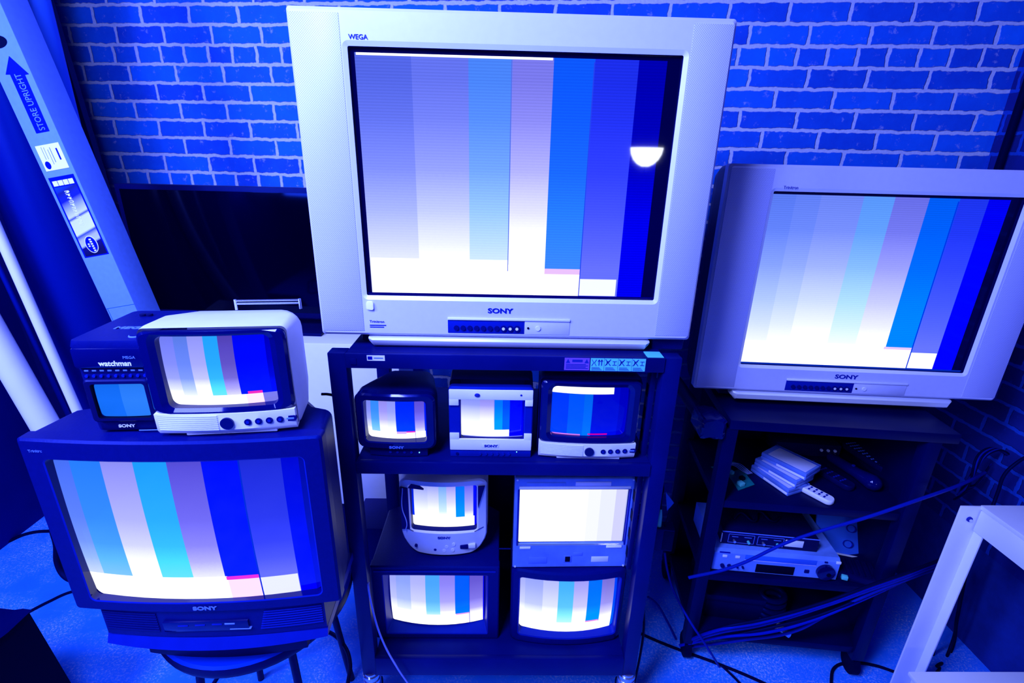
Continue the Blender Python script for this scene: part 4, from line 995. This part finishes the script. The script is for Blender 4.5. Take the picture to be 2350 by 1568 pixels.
# ---- cables
def cab(label, pts, r, mat='cable', group=None):
    o = tube('cable', mat, pts, r); tag(o, label, 'cable', group); return o
cab('thin paired cable stretched across the front of the cart, passing before the silver recorder', [(0.679, 1.360, 0.476), (0.808, 1.330, 0.554), (0.981, 1.310, 0.690), (1.190, 1.280, 0.815), (1.314, 1.280, 0.874), (1.490, 1.340, 0.884), (1.818, 1.550, 0.798)], .0055, 'blueplastic')
import itertools
base_pts = [(1572, 1474, 1.46), (1640, 1452, 1.36), (1740, 1432, 1.33), (1900, 1385, 1.31), (2010, 1345, 1.31), (2100, 1315, 1.33)]
bundle = [([(0.752, 1.440, 0.065), (0.817, 1.340, 0.250), (0.957, 1.320, 0.313), (1.151, 1.310, 0.408), (1.301, 1.310, 0.489), (1.467, 1.340, 0.530), (1.775, 1.520, 0.446), (1.969, 1.660, 0.462)], 'bluecable'),
 ([(0.754, 1.440, 0.055), (0.826, 1.350, 0.225), (0.967, 1.330, 0.289), (1.153, 1.310, 0.400), (1.304, 1.310, 0.479), (1.470, 1.340, 0.519), (1.779, 1.520, 0.433), (1.973, 1.660, 0.448)], 'blueplastic'),
 ([(0.756, 1.440, 0.074), (0.831, 1.340, 0.263), (0.955, 1.320, 0.326), (1.149, 1.310, 0.418), (1.298, 1.310, 0.499), (1.464, 1.340, 0.538), (1.771, 1.520, 0.459), (1.964, 1.660, 0.475)], 'cable'),
 ([(0.734, 1.440, 0.046), (0.852, 1.360, 0.191), (0.991, 1.330, 0.250), (1.131, 1.320, 0.320), (1.259, 1.310, 0.415), (1.446, 1.340, 0.495), (1.784, 1.520, 0.418), (1.979, 1.660, 0.432)], 'bluecable'),
 ([(0.741, 1.440, 0.055), (0.883, 1.360, 0.200), (1.017, 1.330, 0.281), (1.156, 1.320, 0.348), (1.283, 1.310, 0.441), (1.457, 1.340, 0.511), (1.782, 1.520, 0.424), (1.976, 1.660, 0.439)], 'cable'),
 ([(0.762, 1.440, 0.036), (0.928, 1.370, 0.162), (1.095, 1.340, 0.243), (1.187, 1.320, 0.352), (1.295, 1.310, 0.453), (1.467, 1.340, 0.505), (1.788, 1.520, 0.407), (1.983, 1.660, 0.421)], 'blueplastic')]
names = ['uppermost cable of the bundle sagging across the foot of the cart, dark', 'second cable of the bundle across the foot of the cart, bright blue sheen', 'third cable of the bundle across the foot of the cart',
         'fourth cable of the bundle across the foot of the cart, black', 'fifth cable of the bundle, sagging below the others', 'lowest cable of the bundle, sagging nearest the floor']
order = [2, 0, 1, 4, 3, 5]
for nm_, i_ in zip(names, order): cab(nm_, bundle[i_][0], .0055, bundle[i_][1], 'cable bundle across the foot of the cart')
cab('black cable on the floor from the rack foot towards the right cart', [(0.595, 1.531, 0.006), (0.650, 1.499, 0.006), (0.744, 1.452, 0.006), (0.879, 1.392, 0.006), (1.030, 1.310, 0.006), (1.136, 1.233, 0.006)], .0055, 'rubber')
cab('short black cable branching off the floor cable between rack and cart', [(0.884, 1.383, 0.012), (0.921, 1.330, 0.006), (0.949, 1.265, 0.006)], .0045, 'rubber')
cab('black cable curling on the floor at the foot of the white table leg', [(1.256, 1.265, 0.006), (1.291, 1.331, 0.006), (1.336, 1.380, 0.006), (1.399, 1.398, 0.006), (1.491, 1.391, 0.006), (1.571, 1.357, 0.006), (1.654, 1.311, 0.006)], .0055, 'rubber')
cab('dull cable hanging from the power box down behind the rack to the cart foot', [(0.638, 1.500, 0.459), (0.661, 1.500, 0.369), (0.694, 1.480, 0.280), (0.727, 1.400, 0.236), (0.788, 1.360, 0.155), (0.874, 1.380, 0.010)], .0045, 'blueplastic')
cab('dark cable drooping from the rack side to the floor, left of the cart foot', [(0.640, 1.600, 0.128), (0.689, 1.600, 0.080), (0.715, 1.550, 0.051), (0.743, 1.496, 0.010)], .0045, 'blueplastic')
cab('thin black cable hanging down the right side of the rack to the castor', [(0.492, 1.250, 0.447), (0.502, 1.250, 0.369), (0.504, 1.250, 0.246), (0.497, 1.250, 0.094), (.50, 1.26, .08), (.53, 1.28, .006)], .004, 'rubber')
cab('pale thin cable hanging in front of the left rack post and bottom shelf', [(-.398, 1.19, .62), (-0.398, 1.185, 0.621), (-0.388, 1.180, 0.502), (-0.366, 1.180, 0.381), (-0.330, 1.180, 0.273), (-0.293, 1.190, 0.167)], .003, 'palecable')
cab('black cable on the floor at far left, beside the wall, upper of the two', [(-2.486, 1.973, 0.006), (-2.455, 2.030, 0.006), (-2.417, 2.083, 0.006), (-2.286, 2.110, 0.006)], .008, 'rubber')
cab('black cable on the floor at far left, running behind the dark tapered bin', [(-1.997, 1.611, 0.006), (-1.955, 1.669, 0.006), (-1.904, 1.721, 0.006), (-1.789, 1.745, 0.006)], .006, 'rubber')
cab('black cable looping under the lower left television', [(-.99, 1.07, 1.0), (-1.168, 1.080, 0.932), (-1.183, 1.080, 0.860), (-1.198, 1.080, 0.782), (-1.178, 1.070, 0.759), (-1.124, 1.050, 0.771), (-1.059, 1.040, 0.799)], .008, 'rubber')
cab('second black cable looping under the lower left television, with a pale plug', [(-.99, 1.06, 1.05), (-1.140, 1.070, 0.912), (-1.139, 1.060, 0.828), (-1.119, 1.050, 0.807), (-1.074, 1.040, 0.829)], .006, 'cable')
cab('black cable leading from the white portable towards the rack', [(-0.517, 1.300, 1.209), (-0.499, 1.300, 1.209), (-0.501, 1.350, 1.175), (-0.521, 1.450, 1.104)], .004, 'rubber')
# cables on the right wall and behind the table leg
cab('glossy cable descending from the right wall behind the white table leg', [(1.904, 1.500, 0.916), (1.858, 1.500, 0.870), (1.835, 1.500, 0.824), (1.826, 1.490, 0.755), (1.804, 1.470, 0.665), (1.776, 1.460, 0.563), (1.772, 1.450, 0.449), (1.820, 1.450, 0.230), (1.855, 1.450, 0.018), (1.685, 1.329, 0.010)], .0055, 'cable')
cab('black cable hanging below the white table, right of its leg', [(1.783, 1.460, 0.614), (1.777, 1.450, 0.470), (1.796, 1.450, 0.364), (1.829, 1.450, 0.185), (1.863, 1.450, -0.006), (1.737, 1.374, 0.020)], .006, 'rubber')
cab('black cable hanging close behind the white table leg', [(1.754, 1.450, 0.552), (1.739, 1.440, 0.395), (1.747, 1.440, 0.241), (1.769, 1.440, 0.079), (1.764, 1.420, -0.041), (1.598, 1.295, 0.010)], .0055, 'rubber')
for k in range(5):
    s_ = k * 6
    o = cab('loop of black wire hanging from the right wall by the corner, one of several', [(1.997, 1.620, 0.817), (1.88 - .012 * k, 1.60, .86), (1.835 - .012 * k, 1.60 - .01 * k, .79 - .02 * k), (1.83 - .008 * k, 1.60, .72 - .02 * k), (1.87, 1.61, .70), (1.90, 1.61, .80)], .0035, 'blueplastic' if k % 2 else 'cable', 'wire loops hanging on the right wall')

# power box hanging between rack and cart
t = thing('power_adapter', 'black power box with a teal plug hanging between the rack and the right cart', 'adapter', (.628, 1.5, .465), R(-8))
bx('box', 'navy', t, -.036, .036, 0, .05, 0, .10, .004); bx('box_face', 'cart', t, -.004, .034, -.001, .002, .006, .094, .001)
bm = bmesh.new(); add_cyl(bm, (-.022, .02, .10), (0, 0, 1), .010, .045, 16, .008); add_cyl(bm, (-.022, .02, .145), (0, 0, 1), .008, .030, 16, .003); finish(bm, 'plug', 'teal', t)
tube('lead', 'cable', [(-.022, .02, .17), (-.024, .03, .21), (-.018, .05, .25), (-.03, .12, .30)], .003, t)
bm = bmesh.new(); loft(bm, [[(.0, .02, .17), (.022, .025, .205), (-.012, .03, .245)], [(.002, .03, .172), (.020, .035, .203), (-.010, .04, .243)]], True, True); finish(bm, 'tag', 'pole_mid', t)
tube('lead', 'cable', [(.0, .02, .10), (.006, .02, .14), (.012, .03, .19)], .003, t)

# ------------------------------------------------------------ white table at the right
t = thing('white_table', 'white metal table at the right edge with a flat strip leg and bolt', 'table', (1.495, 1.30, 0))
bm = bmesh.new(); add_box(bm, .0, .079, 0, .006, .0, .838, .001); add_box(bm, .073, .079, -.03, .006, .0, .838, .001); finish(bm, 'leg', 'whitepaint', t)
bm = bmesh.new(); add_box(bm, .33, .41, -1.1, -1.094, 0, .838, .001); finish(bm, 'leg', 'whitepaint', t)
bx('tabletop', 'white', t, .066, .42, -1.12, .006, .826, .841, .003)
bx('apron', 'whitepaint', t, .064, .072, -1.10, -.004, .748, .826, .001)
cyl('bolt', 'ink', t, (.040, .0, .790), (0, -1, 0), .009, .004, 18)
cyl('bolt_nut', 'silver_lip', t, (.043, -.003, .787), (0, -1, 0), .005, .003, 6)
bx('lower_shelf', 'whitepaint', t, -.13, .42, -1.10, -.150, .280, .295, .002)

# black tapered bin at the lower left corner
t = thing('waste_bin', 'black tapered bin with a crumpled black liner at the lower left corner', 'bin', (-1.72, 1.0, 0))
def q4(x0, x1, y0, y1, z): return [(x, y, z) for x, y in ((x0, y0), (x1, y0), (x1, y1), (x0, y1))]
bm = bmesh.new(); loft(bm, [q4(-.20, .42, -.3, .12, 0), q4(-.22, .255, -.3, .19, .50)], True, True); finish(bm, 'body', 'hole', t, ang=20)
bm = bmesh.new(); bmesh.ops.create_grid(bm, x_segments=18, y_segments=18, size=.5)
for v in bm.verts: v.co = Vector((.03 + v.co.x * .49, -.055 + v.co.y * .48, .505 + random.uniform(0, .012)))
finish(bm, 'liner', 'leather', t)

# floor lamp in the room behind the viewer: it shows as a reflection in the big screen
t = thing('floor_lamp', 'tall floor lamp with a glowing white bowl, seen reflected in the big flat screen', 'lamp', (1.21, -1.98, 0))
bm = bmesh.new(); prof = [(.03, 1.845), (.07, 1.865), (.105, 1.90), (.128, 1.945), (.137, 1.995), (.134, 1.995), (.124, 1.945), (.10, 1.905), (.065, 1.872), (.01, 1.856)]
loft(bm, [[(r_ * math.cos(2*PI*k/40), r_ * math.sin(2*PI*k/40), z) for k in range(40)] for r_, z in prof], True, True)
ml = plain('glowing glass bowl', (.9, .9, .95), .4, 0, 0); pb = ml.node_tree.nodes['Principled BSDF']; pb.inputs['Emission Color'].default_value = (.8, .85, 1, 1); pb.inputs['Emission Strength'].default_value = 38
finish(bm, 'lamp_bowl', ml, t); cyl('pole', 'black', t, (0, 0, .02), (0, 0, 1), .013, 1.83); cyl('base', 'black', t, (0, 0, 0), (0, 0, 1), .14, .025, 40)
